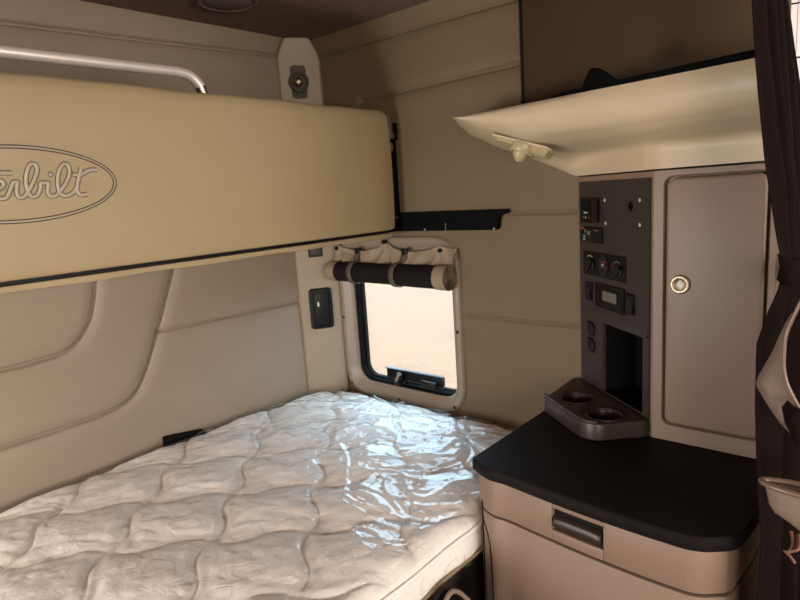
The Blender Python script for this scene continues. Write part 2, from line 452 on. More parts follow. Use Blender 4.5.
# pleated flap from the snaps down to the roll
snaps = [(1.588, 1.322), (1.357, 1.345), (1.122, 1.319)]
bm = bmesh.new()
rows = []
nn = 121
for j in range(9):
    w = j/8*1.5; row = []
    for i in range(nn):
        y = 1.598+(1.072-1.598)*i/(nn-1)
        topz = 1.333-.004*abs(math.sin((y-1.122)/.235*PI))*5 + (.014 if abs(y-1.357) < .03 else 0)*math.exp(-((y-1.357)/.02)**2)
        z = topz*(1-w)+1.268*w
        dsn = min(abs(y-s[0]) for s in snaps)
        pleat = .007*math.sin((y*95)+w*3*math.sin(y*20))*w*math.exp(-((dsn-.05)/.09)**2) + .005*math.sin(y*40+2*w)
        sy, sz = min(snaps, key=lambda q: abs(y-q[0]))
        th = math.atan2(y-sy, max(.004, sz+.006-z)); rr0 = math.hypot(y-sy, sz-z)
        pleat += .0065*math.sin(th*8+sy*9)*min(1, rr0/.035)
        x = 1.477-.014*min(w, 1.1)**2-pleat-.004
        row.append(Vector((x, y, z)))
    rows.append(row)
a_loft(bm, rows, False)
o = finish(bm, 'flap', M['shadelin'], sh, smooth=80)
for u, v in snaps:
    bm = bmesh.new(); a_lathe(bm, [(0, .041), (.004, .0408), (.0065, .038), (.007, .020)], lambda a, b, h, u=u, v=v: wX(u+a, v+b, h), 14)
    finish(bm, 'snap', M['black'], sh)
for y0, yb in ((1.485, 1.478), (1.268, 1.283)):
    bm = bmesh.new()
    pts = [Vector((1.474, y0, 1.316)), Vector((1.456, y0, 1.288))]
    c = roll_c((1.598-yb)/(1.598-1.067))
    for a in np.linspace(math.radians(70), math.radians(290), 14):
        pts.append(Vector((c.x+math.cos(a)*.0385, yb, c.z+math.sin(a)*.0385)))
    rings = []
    for i, p in enumerate(pts):
        rings.append([p+Vector((0, -.011, 0)), p+Vector((0, .011, 0))])
    a_loft(bm, rings, False)
    s_ = finish(bm, 'strap', M['strapm'], sh, smooth=60)
    md = s_.modifiers.new('thick', 'SOLIDIFY'); md.thickness = .002
    bm = bmesh.new(); a_box(bm, (1.464, y0-.012, 1.304), (1.478, y0+.012, 1.324)); finish(bm, 'strap_buckle', M['device'], s_, bevel=.003)

# ------------------------------------------------------------------ pillar fittings
sp = thing('switch_panel', 'black recessed rocker switch plate on the corner pillar beside the window', 'switch', pil(.073, 1.1, PD))
bm = bmesh.new()
a_loft(bm, [[pil(u, v, d) for u, v in rrect(*p)] for p, d in (((.031, .116, 1.03, 1.181, .014), PD), ((.032, .115, 1.031, 1.18, .014), PD+.006), ((.036, .111, 1.035, 1.176, .012), PD+.009), ((.044, .103, 1.043, 1.168, .009), PD+.009), ((.046, .101, 1.045, 1.166, .008), PD+.001))], True, True, True)
finish(bm, 'bezel', M['black'], sp, smooth=40)
bm = bmesh.new(); a_box(bm, (.050, 1.050, PD+.001), (.097, 1.160, PD+.004), lambda p: pil(p.x, p.y, p.z)); finish(bm, 'switch_plate', M['device'], sp, bevel=.001)
bm = bmesh.new()
for k in range(4): a_box(bm, (.071+.006*k, 1.055, PD+.004), (.073+.006*k, 1.155, PD+.0065), lambda p: pil(p.x, p.y, p.z))
finish(bm, 'ribs', M['black'], sp)
bm = bmesh.new(); a_box(bm, (.060, 1.114, PD+.004), (.066, 1.130, PD+.008), lambda p: pil(p.x, p.y, p.z)); finish(bm, 'toggle', M['white'], sp, bevel=.001)

sk = thing('pillar_socket', 'small square dark socket on the pillar just under the bunk edge', 'socket', pil(.07, 1.315, PD))
bm = bmesh.new()
a_loft(bm, [[pil(u, v, d) for u, v in rrect(*p, n=3)] for p, d in (((.044, .096, 1.295, 1.340, .003), PD), ((.044, .096, 1.295, 1.340, .003), PD+.003), ((.047, .093, 1.298, 1.337, .003), PD+.003), ((.048, .092, 1.299, 1.336, .003), PD+.0005))], True, True, True)
finish(bm, 'frame', M['devgrey'], sk)
bm = bmesh.new(); a_box(bm, (.052, 1.303, PD+.0008), (.088, 1.332, PD+.002), lambda p: pil(p.x, p.y, p.z)); finish(bm, 'insert', M['panelp'], sk, bevel=.001)

rl = thing('reading_lamp', 'round swivel reading lamp in a dark recess on the corner pillar above the bunk', 'lamp', pil(.067, 1.9, PD))
bm = bmesh.new()
a_loft(bm, [[pil(u, v, d) for u, v in rrect(*p)] for p, d in (((.040, .094, 1.845, 1.955, .012), PD), ((.041, .093, 1.846, 1.954, .012), PD+.003), ((.044, .090, 1.849, 1.951, .010), PD+.003), ((.047, .087, 1.852, 1.948, .009), PD+.0008))], True, True, True)
finish(bm, 'recess_plate', M['strapm'], rl, smooth=40)
bm = bmesh.new(); a_lathe(bm, [(0, PD+.008), (.022, PD+.008), (.024, PD+.020), (.028, PD+.024), (.033, PD+.02), (.035, PD+.002)], lambda a, b, h: pil(.066+a, 1.898+b, h), 32)
finish(bm, 'swivel_ring', M['strapm'], rl, smooth=40)
bm = bmesh.new(); a_lathe(bm, [(0, PD+.027), (.006, PD+.0265), (.012, PD+.023), (.016, PD+.016), (.018, PD+.009)], lambda a, b, h: pil(.063+a, 1.898+b, h), 24)
finish(bm, 'lens', M['brass'], rl, smooth=60)
bm = bmesh.new(); a_box(bm, (.054, 1.858, PD+.001), (.080, 1.866, PD+.004), lambda p: pil(p.x, p.y, p.z)); finish(bm, 'switch', M['devgrey'], rl, bevel=.001)

# ------------------------------------------------------------------ upper bunk
BY, BX1, BZ0, BZ1 = 1.28, 1.455, 1.386, 1.757
bk = thing('upper_bunk', 'folded cream vinyl upper bunk with embossed oval emblem and grab rail', 'bunk', (.3, 1.45, BZ0))
us_ = np.linspace(-.95, BX1, 60)
bm = bmesh.new()
prof = [(1.625, 1.39), (1.30, BZ0), (1.288, BZ0+.001), (1.282, BZ0+.006), (BY, BZ0+.02)] + [(BY-.004*math.sin(PI*k/8), BZ0+.02+(BZ1-.05-BZ0)*k/8) for k in range(1, 8)] + \
       [(BY+.001, BZ1-.03), (BY+.006, BZ1-.012), (BY+.016, BZ1-.003), (BY+.03, BZ1), (1.60, BZ1), (1.62, BZ1-.01), (1.625, BZ1-.03)]
rings = []
for x in us_:
    e = max(0, (x-(BX1-.018))/.018)
    sag = .0015*math.sin(x*14)+.001*math.sin(x*31)
    rings.append([Vector((x, y+(.010*e*e if y < 1.4 else -.01*e*e), z+(sag+.003+.011*(1.45-x)/1.1 if z > BZ1-.035 else 0)-(.004*e*e if z > 1.6 else -.002*e*e))) for y, z in prof])
a_loft(bm, rings, True, True, True)
finish(bm, 'cushion', M['bunk'], bk, smooth=50)
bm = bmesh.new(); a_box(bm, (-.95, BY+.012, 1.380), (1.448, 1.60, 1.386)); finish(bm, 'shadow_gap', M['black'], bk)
bm = bmesh.new()
rings = []
for x in us_:
    x = min(x, 1.43); s = .0015*math.sin(x*22)
    rings.append([Vector((x, BY+.006+s, 1.366+s)), Vector((x, BY+.004+s, 1.372+s)), Vector((x, BY+.006+s, 1.3775)), Vector((x, BY+.014, 1.3785)), Vector((x, 1.60, 1.3785)), Vector((x, 1.60, 1.366)), Vector((x, BY+.012, 1.364+s))])
a_loft(bm, rings, True, True, True); finish(bm, 'bottom_lip', M['bunk'], bk, smooth=50)
# grab rail
bm = bmesh.new()
RY = 1.36
pts = [Vector((-.5, RY, 1.76)), Vector((-.5, RY, 1.80)), Vector((-.46, RY, 1.818))] + [Vector((x, RY, 1.819)) for x in np.linspace(-.4, .78, 20)] + \
      smoothline([(.795, RY, 1.819), (.825, RY, 1.813), (.848, RY, 1.795), (.86, RY, 1.772), (.866, RY, 1.745)], 5)
a_tube(bm, pts, .0125, 16); gr = finish(bm, 'grab_rail', M['chrome'], bk, smooth=60)
bm = bmesh.new(); a_tube(bm, [(.851, RY, 1.79), (.864, RY, 1.757)], .0135, 14); finish(bm, 'rail_foot', M['steel'], gr, smooth=60)
# embossed oval and script on the front
def face_y(z):
    k = min(1, max(0, (z-(BZ0+.02))/(BZ1-.05-BZ0))); return BY-.004*math.sin(PI*k)
def fX(x, z, d): return Vector((x, face_y(z)-d, z))
em = None
def oval(a, b, n=72): return [(.385+a*math.cos(2*PI*k/n), 1.564+b*math.sin(2*PI*k/n)) for k in range(n)]
bm = bmesh.new()
a_loft(bm, [[fX(x, z, d) for x, z in oval(a, b)] for a, b, d in ((.1885, .0705, -.001), (.188, .070, .0012), (.1845, .0668, .0016), (.1838, .0662, -.001))], True)
ov = finish(bm, 'oval_border', M['thread'], bk, smooth=50)
for a, b in ((.1892, .0712), (.1832, .0656)):
    bm = bmesh.new(); a_tube(bm, [fX(x, z, .0006) for x, z in oval(a, b)], .0011, 6, closed=True); finish(bm, 'stitch_line', M['outline'], ov)
word = [(0.3593, 1.5415), (0.3629, 1.5392), (0.3716, 1.543), (0.3811, 1.5602), (0.385, 1.5674), (0.3919, 1.5678), (0.3915, 1.5654), (0.389, 1.5584), (0.3879, 1.5462), (0.3916, 1.5399), (0.3988, 1.5411), (0.4072, 1.55), (0.4224, 1.5744), (0.4286, 1.5898), (0.4265, 1.6), (0.4193, 1.6001), (0.4121, 1.59), (0.4059, 1.5686), (0.407, 1.5485), (0.4128, 1.5404), (0.4219, 1.5432), (0.429, 1.5554), (0.4304, 1.5642), (0.4369, 1.5652), (0.4441, 1.5644), (0.4405, 1.5502), (0.4434, 1.5406), (0.4523, 1.5402), (0.4608, 1.5462), (0.4777, 1.5666), (0.4859, 1.5857), (0.4841, 1.5986), (0.4766, 1.5996), (0.4672, 1.5876), (0.461, 1.567), (0.461, 1.5478), (0.4675, 1.5405), (0.4783, 1.5406), (0.4886, 1.5467), (0.4972, 1.5578)]
ete = [(.270, 1.553), (.283, 1.556), (.2885, 1.566), (.281, 1.570), (.2755, 1.560), (.276, 1.546), (.283, 1.5405), (.292, 1.544), (.302, 1.560), (.3085, 1.586), (.3035, 1.556), (.3045, 1.544), (.310, 1.540), (.320, 1.544), (.330, 1.547), (.340, 1.551), (.354, 1.5545), (.366, 1.560), (.3695, 1.5665), (.364, 1.5715), (.354, 1.568), (.3495, 1.557), (.351, 1.545), (.358, 1.5400), (.3655, 1.5395)]
strokes = [ete+word[2:], [(.5089, 1.5925), (.5025, 1.5757), (.4957, 1.5562), (.4956, 1.5448), (.5008, 1.5396), (.5132, 1.5407)],
           [(.4906, 1.5798), (.5063, 1.5795), (.5236, 1.5877), (.5384, 1.5882)],
           [(.294, 1.5875), (.3194, 1.5858), (.3519, 1.5856), (.385, 1.585)],
           [(.262, 1.600), (.2545, 1.575), (.246, 1.540)],
           [(.238, 1.588), (.250, 1.602), (.271, 1.606), (.281, 1.594), (.276, 1.578), (.263, 1.570), (.253, 1.574)]]
for k, st in enumerate(strokes):
    line = smoothline(st, 6)
    bm = bmesh.new(); a_tube(bm, [fX(p.x, p.y, .0004) for p in line], 0.0016, 8, ry=.0048, up=(0, -1, 0))
    ol = finish(bm, 'letter_outline', M['outline'], bk, smooth=60)
    bm = bmesh.new(); a_tube(bm, [fX(p.x, p.y, .0008) for p in line], 0.0026, 8, ry=.0039, up=(0, -1, 0))
    finish(bm, 'script_lettering', M['thread'], ol, smooth=60)
bm = bmesh.new(); a_lathe(bm, [(0, .0022), (.0035, .0018), (.0045, 0)], lambda a, b, h: fX(.451+a, 1.581+b, h), 16); dt = finish(bm, 'letter_dot', M['thread'], bk, smooth=60)
bm = bmesh.new(); a_lathe(bm, [(0, .0008), (.0052, .0008), (.0055, -.0005)], lambda a, b, h: fX(.451+a, 1.581+b, h), 16); finish(bm, 'letter_outline', M['outline'], dt)
# latch strap on the end of the bunk
bm = bmesh.new(); a_box(bm, (1.452, BY+.004, 1.672), (1.470, BY+.05, 1.752)); a_box(bm, (1.460, BY+.002, 1.672), (1.474, BY+.05, 1.690)); finish(bm, 'release_latch', M['steel'], bk, bevel=.002)
bm = bmesh.new(); a_box(bm, (1.456, BY+.012, 1.392), (1.488, BY+.05, 1.672)); a_box(bm, (1.47, BY+.0, 1.668), (1.486, BY+.05, 1.72)); ap = finish(bm, 'end_arm', M['blackmetal'], bk, bevel=.002)
bm = bmesh.new(); a_lathe(bm, [(0, .003), (.006, .0025), (.008, 0)], lambda a, b, h: Vector((1.466+a*.8, BY+.012-h, 1.648+b*1.8)), 14); finish(bm, 'release_button', M['copper'], ap)
bm = bmesh.new(); a_lathe(bm, [(0, .003), (.003, .0025), (.004, 0)], lambda a, b, h: Vector((1.468+a, BY+.012-h, 1.425+b)), 12); finish(bm, 'bolt', M['copper'], ap)

# black support rail screwed to the side wall
rr_ = thing('support_rail', 'black steel bunk support rail on the side wall above the window', 'rail', (1.49, 1.1, 1.40))
bm = bmesh.new()
poly = [(1.44, 1.378), (.928, 1.379), (.922, 1.383), (.920, 1.395), (.918, 1.410), (.912, 1.420), (.900, 1.4245), (.888, 1.425), (.888, 1.4365), (1.44, 1.439)]
a_prism(bm, poly, .003, .017, wX); finish(bm, 'channel', M['blackmetal'], rr_, bevel=.002)
bm = bmesh.new(); a_prism(bm, [(1.109, 1.380), (1.106, 1.380), (1.106, 1.402), (1.109, 1.402)], .017, .0185, wX); finish(bm, 'rivet_slot', M['steel'], rr_)
for u in (1.19, .935):
    bm = bmesh.new(); a_lathe(bm, [(0, .021), (.003, .020), (.004, .017)], lambda a, b, h, u=u: wX(u+a, 1.3835+b, h), 12); finish(bm, 'bolt', M['steel'], rr_)

# ceiling speaker
cs = thing('ceiling_speaker', 'round taupe speaker cover on the dark brown headliner', 'speaker', (1.02, 1.45, ZC))
bm = bmesh.new(); a_lathe(bm, [(.0, -.004), (.066, -.006), (.070, -.010), (.078, -.010), (.082, 0)], lambda a, b, h: Vector((1.020+a, 1.450+b, ZC-.001+h)), 40); finish(bm, 'ring', M['grill'], cs, smooth=50)
bm = bmesh.new(); a_lathe(bm, [(.0, -.014), (.03, -.0135), (.055, -.011), (.066, -.006)], lambda a, b, h: Vector((1.020+a, 1.450+b, ZC-.001+h)), 40); finish(bm, 'grille', M['grill'], cs, smooth=50)

# black strap slot behind the mattress
bm = bmesh.new()
a_prism(bm, [(.788, .775), (.788, .822), (.795, .826), (.918, .806), (.924, .799), (.926, .775)], .0, .014, lambda u, v, w: Vector((u, YB-.004-w, v)))
tag(finish(bm, 'belt_anchor', M['blackmetal'], bevel=.002), 'black belt anchor plate on the back wall peeking above the mattress', 'belt anchor')

# ------------------------------------------------------------------ mattress
mt = thing('mattress', 'white diamond-quilted mattress wrapped in clear plastic on the lower bunk', 'mattress', (.5, 1.19, .69))
MX0, MX1, MY0, MY1, MZ = -.55, 1.490, .709, 1.688, .783
us = np.concatenate([np.linspace(MX0, .1, 70), np.linspace(.1, MX1, 340)[1:]]); vs = np.linspace(MY0, MY1, 240)
U, V = np.meshgrid(us, vs, indexing='ij')
def vnoise(U, V, s, seed):
    rng = np.random.RandomState(seed); G = rng.rand(64, 64)
    x = U*s+100; y = V*s+100
    i = np.floor(x).astype(int); j = np.floor(y).astype(int); fx = x-i; fy = y-j
    fx = fx*fx*(3-2*fx); fy = fy*fy*(3-2*fy)
    g = lambda a, b: G[a % 64, b % 64]
    return (g(i, j)*(1-fx)+g(i+1, j)*fx)*(1-fy)+(g(i, j+1)*(1-fx)+g(i+1, j+1)*fx)*fy
dx = (U-.741)/.152; dy = (V-1.252)/.144
P = (dx+dy)/2; Q = (dx-dy)/2
P2 = P+.07*np.sin(2*PI*Q)+.03*(vnoise(U, V, 6, 1)-.5); Q2 = Q-.07*np.sin(2*PI*P)+.03*(vnoise(U, V, 6, 2)-.5)
sp_, sq_ = np.abs(np.sin(PI*P2)), np.abs(np.sin(PI*Q2))
quilt = .0185*np.power(sp_*sq_+.0006, .34)
edge = np.minimum.reduce([U-MX0, MX1-U, V-MY0, MY1-V])
ef = np.clip(edge/.04, 0, 1)
# puckers run off the seams
ang = np.arctan2(sq_, sp_)
puck = (vnoise(P*11+Q*2.2, Q*2.5, 1., 3)-.5)*np.exp(-(sp_/.5)**2)+(vnoise(P*2.5, Q*11+P*2.2, 1., 4)-.5)*np.exp(-(sq_/.5)**2)
fine = .0075*puck + .003*(vnoise(U+V*.5, V-U*.3, 22, 5)-.5)+.003*(vnoise(U, V, 45, 6)-.5)
Hm = MZ + .006 + (quilt-.009+fine)*np.clip(edge/.03, 0.15, 1) - .020*np.power(1-ef, 2.2)
Hm += .008*np.sin((V-MY0)/(MY1-MY0)*PI)+.012*np.clip((V-1.2)/.5, 0, 1)*np.sin(np.clip((U-.2)/1.3, 0, 1)*PI) - .018*np.clip((U-1.2)/.29, 0, 1)**2
Hm = np.where(edge < 1e-6, MZ-.022, Hm)
o = heightfield('quilted_top', us, vs, Hm, lambda u, v, h: np.stack([u, v, h], 1), M['quilt'], parent=mt)
# side band with bulge, and piping
per = []
for k in range(60): per.append((MX0+(MX1-MX0)*k/60, MY0, 0, -1))
for k in range(30): per.append((MX1, MY0+(MY1-MY0)*k/30, 1, 0))
for k in range(60): per.append((MX1+(MX0-MX1)*k/60, MY1, 0, 1))
for k in range(30): per.append((MX0, MY1+(MY0-MY1)*k/30, -1, 0))
bm = bmesh.new()
rings = []
for z, d in ((MZ-.020, -.002), (MZ-.03, .000), (MZ-.05, .006), (MZ-.065, .007), (MZ-.080, .001), (MZ-.084, -.02)):
    rings.append([Vector((x+nx*d*(nx < 0), y+ny*(d if ny < 0 else 0)+.003*math.sin(x*37+z*90)*(ny < 0)*(d > 0), z)) for x, y, nx, ny in per])
a_loft(bm, rings, True, False, True); finish(bm, 'side_band', M['quilt'], mt, smooth=60)
for zz, dd in ((MZ-.021, .0), (MZ-.080, .002)):
    bm = bmesh.new()
    a_tube(bm, [Vector((x, y-(dd+.002)*(ny < 0), zz+.0015*math.sin(x*30))) for x, y, nx, ny in per], .005, 8, closed=True); finish(bm, 'piping', M['shadelin'] if zz < MZ-.05 else M['quilt'], mt, smooth=60)
# clear wrap stretched over it, wrinkled
us = np.concatenate([np.linspace(MX0-.003, .2, 70), np.linspace(.2, MX1+.002, 320)[1:]]); vs = np.linspace(MY0-.010, MY1+.004, 240)
U, V = np.meshgrid(us, vs, indexing='ij')
dx = (U-.741)/.152; dy = (V-1.252)/.144; P = (dx+dy)/2; Q = (dx-dy)/2
P = P+.07*np.sin(2*PI*Q); Q = Q-.07*np.sin(2*PI*P)
q2 = .0185*np.power(np.abs(np.sin(PI*P)*np.sin(PI*Q))+.0006, .34)
q2 = .6*q2+.4*.014
def ridge(U, V, s, seed, th, sx, sy):
    u = U*math.cos(th)+V*math.sin(th); v = -U*math.sin(th)+V*math.cos(th)
    n = vnoise(u*sx+.25*vnoise(U, V, 5, seed+40), v*sy, s, seed)
    return np.clip(1-np.abs(n-.5)*9, 0, 1)
near = np.clip((U-.55)/.5, 0, 1)
edge = np.minimum.reduce([U-us[0], us[-1]-U, V-vs[0], vs[-1]-V]); ef = np.clip(edge/.055, 0, 1)
wr_ = .007*ridge(U, V, 7, 11, .9, 1.6, .6)*near + .0065*ridge(U, V, 9, 12, -.5, 1.5, .7)*near + .005*ridge(U, V, 15, 13, .3, 1.4, .8)*(.15+.85*near) + .004*ridge(U, V, 22, 14, 1.7, 1.3, .8)*near
Hf = MZ+.014+(q2-.009)+wr_-.030*np.power(1-ef, 2.2)
Hf += .008*np.sin(np.clip((V-MY0)/(MY1-MY0), 0, 1)*PI)+.012*np.clip((V-1.2)/.5, 0, 1)*np.sin(np.clip((U-.2)/1.3, 0, 1)*PI) - .018*np.clip((U-1.2)/.29, 0, 1)**2
fl = heightfield('plastic_wrap', us, vs, Hf, lambda u, v, h: np.stack([u, v, h], 1), M['film'], parent=mt)
# the wrap continues down the front side
us = np.linspace(MX0, MX1, 260); vs = np.linspace(0, .072, 18)
U, V = np.meshgrid(us, vs, indexing='ij')
Hs = .008+.007*ridge(U*1, V*2.5, 12, 21, .6, 1.3, .8)*np.clip(V/.02, .2, 1)+.003*vnoise(U, V*3, 9, 22)
heightfield('plastic_wrap_side', us, vs, Hs, lambda u, v, h: np.stack([u, MY0-h, MZ-.020-v], 1), M['film'], parent=mt)

# bunk base below
bb = thing('bunk_base', 'dark carpeted bunk base box under the mattress', 'bunk base', (.3, 1.2, 0))
bm = bmesh.new(); a_box(bm, (-.98, .80, 0), (1.49, 1.69, .697)); finish(bm, 'box', M['carpet'], bb, bevel=.01)
bm = bmesh.new(); a_box(bm, (-.98, .74, .66), (1.49, .80, .695)); finish(bm, 'front_board', M['black'], bb, bevel=.004)
sb = thing('storage_bag', 'black pointed storage bag with tan binding standing below the mattress front', 'bag', (.85, .68, .60))
outl = p2([(.72, .002), (.74, .44), (.772, .64), (.805, .692), (.822, .709), (.838, .715), (.855, .708), (.880, .682), (.905, .632), (.925, .44), (.935, .002)], 5)
bm = bmesh.new(); a_prism(bm, outl, .0, .05, lambda u, v, w: Vector((u, .660+w*.4, v))); finish(bm, 'bag_body', M['blackmetal'], sb, bevel=.003)
bm = bmesh.new(); a_tube(bm, [Vector((u, .661, v)) for u, v in outl], .005, 8); finish(bm, 'binding', M['binding'], sb, smooth=60)

# ------------------------------------------------------------------ base cabinet and worktop
outline = [(.998, .706), (.990, .702)] + p2([(.986, .694), (.974, .672), (.966, .650), (.965, .632), (.966, .612), (.964, .592), (.957, .54), (.949, .47), (.943, .40), (.940, .33), (.940, .27), (.942, .25), (.949, .230), (.962, .213), (.977, .196), (.990, .1885)], 4) + [(.997, .186), (1.10, .177)]
outl_full = [(1.497, .706)] + outline + [(1.497, .177)]
def inset(pts, d):
    out = []
    n = len(pts)
    for i in range(n):
        p0, p1, p2_ = Vector(pts[i-1]), Vector(pts[i]), Vector(pts[(i+1) % n])
        a = (p1-p0).normalized(); b = (p2_-p1).normalized(); t = (a+b)
        if t.length < 1e-6: t = a
        t.normalize(); nrm = Vector((-t.y, t.x))
        out.append((p1.x+nrm.x*d, p1.y+nrm.y*d))
    return out
YC = 9
def inset_in(d):
    o_ = inset(outl_full, d)
    cx = sum(p[0] for p in outl_full)/len(outl_full)
    if abs(o_[len(o_)//2][0]) < abs(outl_full[len(o_)//2][0]): o_ = inset(outl_full, -d)
    return [(min(x, 1.497), min(y, YC)) for x, y in o_]
wt = None
bm = bmesh.new()
Z1 = .9295
rings = []
for d, z in ((.010, Z1-.027), (.003, Z1-.0255), (.0, Z1-.021), (-.001, Z1-.008), (.001, Z1-.003), (.004, Z1)):
    rings.append([Vector((x, y, z)) for x, y in inset_in(d)])
a_loft(bm, rings, True, True, True)
tag(finish(bm, 'worktop', M['top'], smooth=40), 'dark brown laminate worktop with bowed front on the base cabinet', 'worktop')
YC = .691
bc = thing('base_cabinet', 'taupe base cabinet with bowed front below the dark worktop', 'cabinet', (1.2, .44, 0))
bm = bmesh.new()
a_loft(bm, [[Vector((x, y, z)) for x, y in inset_in(d)] for d, z in ((.045, 0), (.045, .08), (.024, .081), (.024, Z1-.0275))], True, True, True)
finish(bm, 'body', M['black'], bc, smooth=40)
def band(name, z0, z1, d, th, i0, i1, m, parent, bev=.003):
    A = inset_in(d)[i0:i1]; B = inset_in(d+th)[i0:i1]
    bm = bmesh.new()
    ring = [[Vector((*a, z0)), Vector((*a, z1)), Vector((*b, z1)), Vector((*b, z0))] for a, b in zip(A, B)]
    a_loft(bm, ring, True, True, True)
    return finish(bm, name, m, parent, smooth=40, bevel=bev)
N = len(outl_full)
# index where the front starts (past the end facet)
dz0, dz1 = .821, Z1-.0278
# drawer front with a hole for the pull: built from three runs of the bowed outline
ring_in = inset_in(.013)
def idx_y(y): return min(range(1, N-1), key=lambda i: abs(ring_in[i][1]-y)+(10 if ring_in[i][0] > 1.0 else 0))
iL, iR = idx_y(.512), idx_y(.402)
dr = band('drawer', dz0, dz1, .013, .012, 0, iL+1, M['plastic'], bc, .002)
band('drawer_front_side', dz0, dz1, .013, .012, iR, N, M['plastic'], dr, .002)
band('drawer_front_rail', dz1-.013, dz1, .0131, .012, iL, iR+1, M['plastic'], dr, .001)
band('drawer_front_rail', dz0, .842, .0131, .012, iL, iR+1, M['plastic'], dr, .001)
band('pull_recess', .842, dz1-.013, .040, .004, iL-1, iR+2, M['black'], dr, 0)
A = inset_in(.011)
hp = [Vector((*A[i], 0)) for i in range(iL, iR+1)]
c0, c1 = hp[0], hp[-1]
bm = bmesh.new()
rings = []
for k in range(13):
    t = .04+.92*k/12; p = c0.lerp(c1, t); e = 1-.25*abs(2*t-1)**4
    rings.append([Vector((p.x+.0045+ox, p.y, .8585+oz*e)) for ox, oz in ((-.003, -.010), (-.007, -.004), (-.008, .004), (-.005, .012), (.004, .016), (.022, .016), (.022, -.002), (.005, -.010))])
a_loft(bm, rings, True, True, True); finish(bm, 'handle', M['cup'], dr, smooth=40, bevel=.001)
dp = band('door_front', .085, .815, .013, .012, 0, N, M['plastic'], bc, .003)
# arched inset on the end facet
q = inset_in(.0125)
near_pt = lambda x, y: Vector((*min(q[1:-1], key=lambda p: math.hypot(p[0]-x, p[1]-y)), 0))
fa, fb = near_pt(.996, .690), near_pt(.979, .650)
fd = (fb-fa); fn = Vector((fd.y, -fd.x, 0)).normalized()
if fn.x > 0: fn = -fn
arch = [(.12, .1), (.12, .786), (.2, .789), (.42, .780), (.62, .764), (.78, .740), (.86, .70), (.88, .60), (.88, .1)]
def aX(u, v, w): return fa+fd*u+fn*w+Vector((0, 0, v))
bm = bmesh.new(); a_tube(bm, [aX(u, v, .0006) for u, v in [(a.x, a.y) for a in smoothline(arch, 4)]], .0018, 6); finish(bm, 'arched_groove', M['black'], dp)

# ------------------------------------------------------------------ wall cabinet
P0 = Vector((1.5, .689, 0)); cdv = Vector((.207, .263, 0)).normalized(); cn = Vector((-cdv.y, cdv.x, 0))   # cn faces the room
def kX(s, z, d):
    if d > .004: d = .004+(d-.004)*.5; s = s+.9*(d-.004)
    return P0 - cdv*s + cn*d + Vector((0, 0, z))      # s from the wall end towards the door corner
LP = .3347; XD = 1.293
wc = thing('wall_cabinet', 'taupe wall cabinet with locking door and angled end above the worktop', 'cabinet', (1.4, .4, .93))
bm = bmesh.new()
zb, zt = .9305, 1.511
def plate(bm, us, vs, hole, X, d0, d1):
    """plate with rectangular holes; us, vs grid breaks; hole(i,j)->True when open"""
    def quad(a): bm.faces.new([bm.verts.new(p) for p in a])
    for i in range(len(us)-1):
        for j in range(len(vs)-1):
            if hole(i, j): continue
            quad([X(us[i], vs[j], d1), X(us[i+1], vs[j], d1), X(us[i+1], vs[j+1], d1), X(us[i], vs[j+1], d1)])
            for (di, dj, e) in ((-1, 0, 0), (1, 0, 1), (0, -1, 2), (0, 1, 3)):
                ii, jj = i+di, j+dj
                if 0 <= ii < len(us)-1 and 0 <= jj < len(vs)-1 and not hole(ii, jj): continue
                a, b = (((us[i], vs[j]), (us[i], vs[j+1])), ((us[i+1], vs[j]), (us[i+1], vs[j+1])), ((us[i], vs[j]), (us[i+1], vs[j])), ((us[i], vs[j+1]), (us[i+1], vs[j+1])))[e]
                quad([X(*a, d0), X(*b, d0), X(*b, d1), X(*a, d1)])
    bmesh.ops.remove_doubles(bm, verts=bm.verts[:], dist=1e-5)
# body: top, bottom, door-side frame, right end, and the chamfer border round the panel opening
fp = [(1.497, .689), (XD, .426), (XD, .205), (1.497, .205)]
for z in (zb, zt): 
    bm.faces.new([bm.verts.new((x, y, z)) for x, y in fp])
bm.faces.new([bm.verts.new(p) for p in ((XD, .205, zb), (1.497, .205, zb), (1.497, .205, zt), (XD, .205, zt))])
plate(bm, [0.004, .015, .327, LP], [zb, .94, 1.4985, zt], lambda i, j: i == 1 and j == 1, kX, -.02, 0)
# door side frame: plate round the door opening
DY0, DY1, DZ0, DZ1 = .222, .400, .972, 1.494
def dX(u, v, w): return Vector((XD-w, u, v))
opening = rrect(DY0-.007, DY1+.007, DZ0-.007, DZ1+.006, .018, 6)
outer_ = []
for u, v in opening:
    uu = .205 if u < .31 else .426; vv = zb if v < 1.2 else zt
    outer_.append((u, v, uu, vv))
a_loft(bm, [[dX(u, v, -.012) for u, v in rrect(DY0-.004, DY1+.004, DZ0-.004, DZ1+.003, .018, 6)], [dX(u, v, -.003) for u, v in rrect(DY0-.005, DY1+.005, DZ0-.005, DZ1+.004, .018, 6)], [dX(u, v, 0) for u, v in opening],
            [dX((u+uu)/2 if 0 else u+(uu-u)*.5, v+(vv-v)*.5, 0) for u, v, uu, vv in outer_], [dX(uu, vv, 0) for u, v, uu, vv in outer_]], True)
bm.faces.new([bm.verts.new(dX(u, v, -.0118)) for u, v in rrect(DY0-.004, DY1+.004, DZ0-.004, DZ1+.003, .018, 6)])
bmesh.ops.remove_doubles(bm, verts=bm.verts[:], dist=1e-5)
finish(bm, 'body', M['plastic'], wc, smooth=40)
bm = bmesh.new()
a_loft(bm, [[dX(u, v, w) for u, v in rrect(DY0+e, DY1-e, DZ0+e, DZ1-e, .016, 8)] for e, w in ((.0, -.0105), (.0, .0), (.002, .0025), (.006, .0035))], True, True, True)
wd = finish(bm, 'door', M['plastic'], wc, smooth=40)
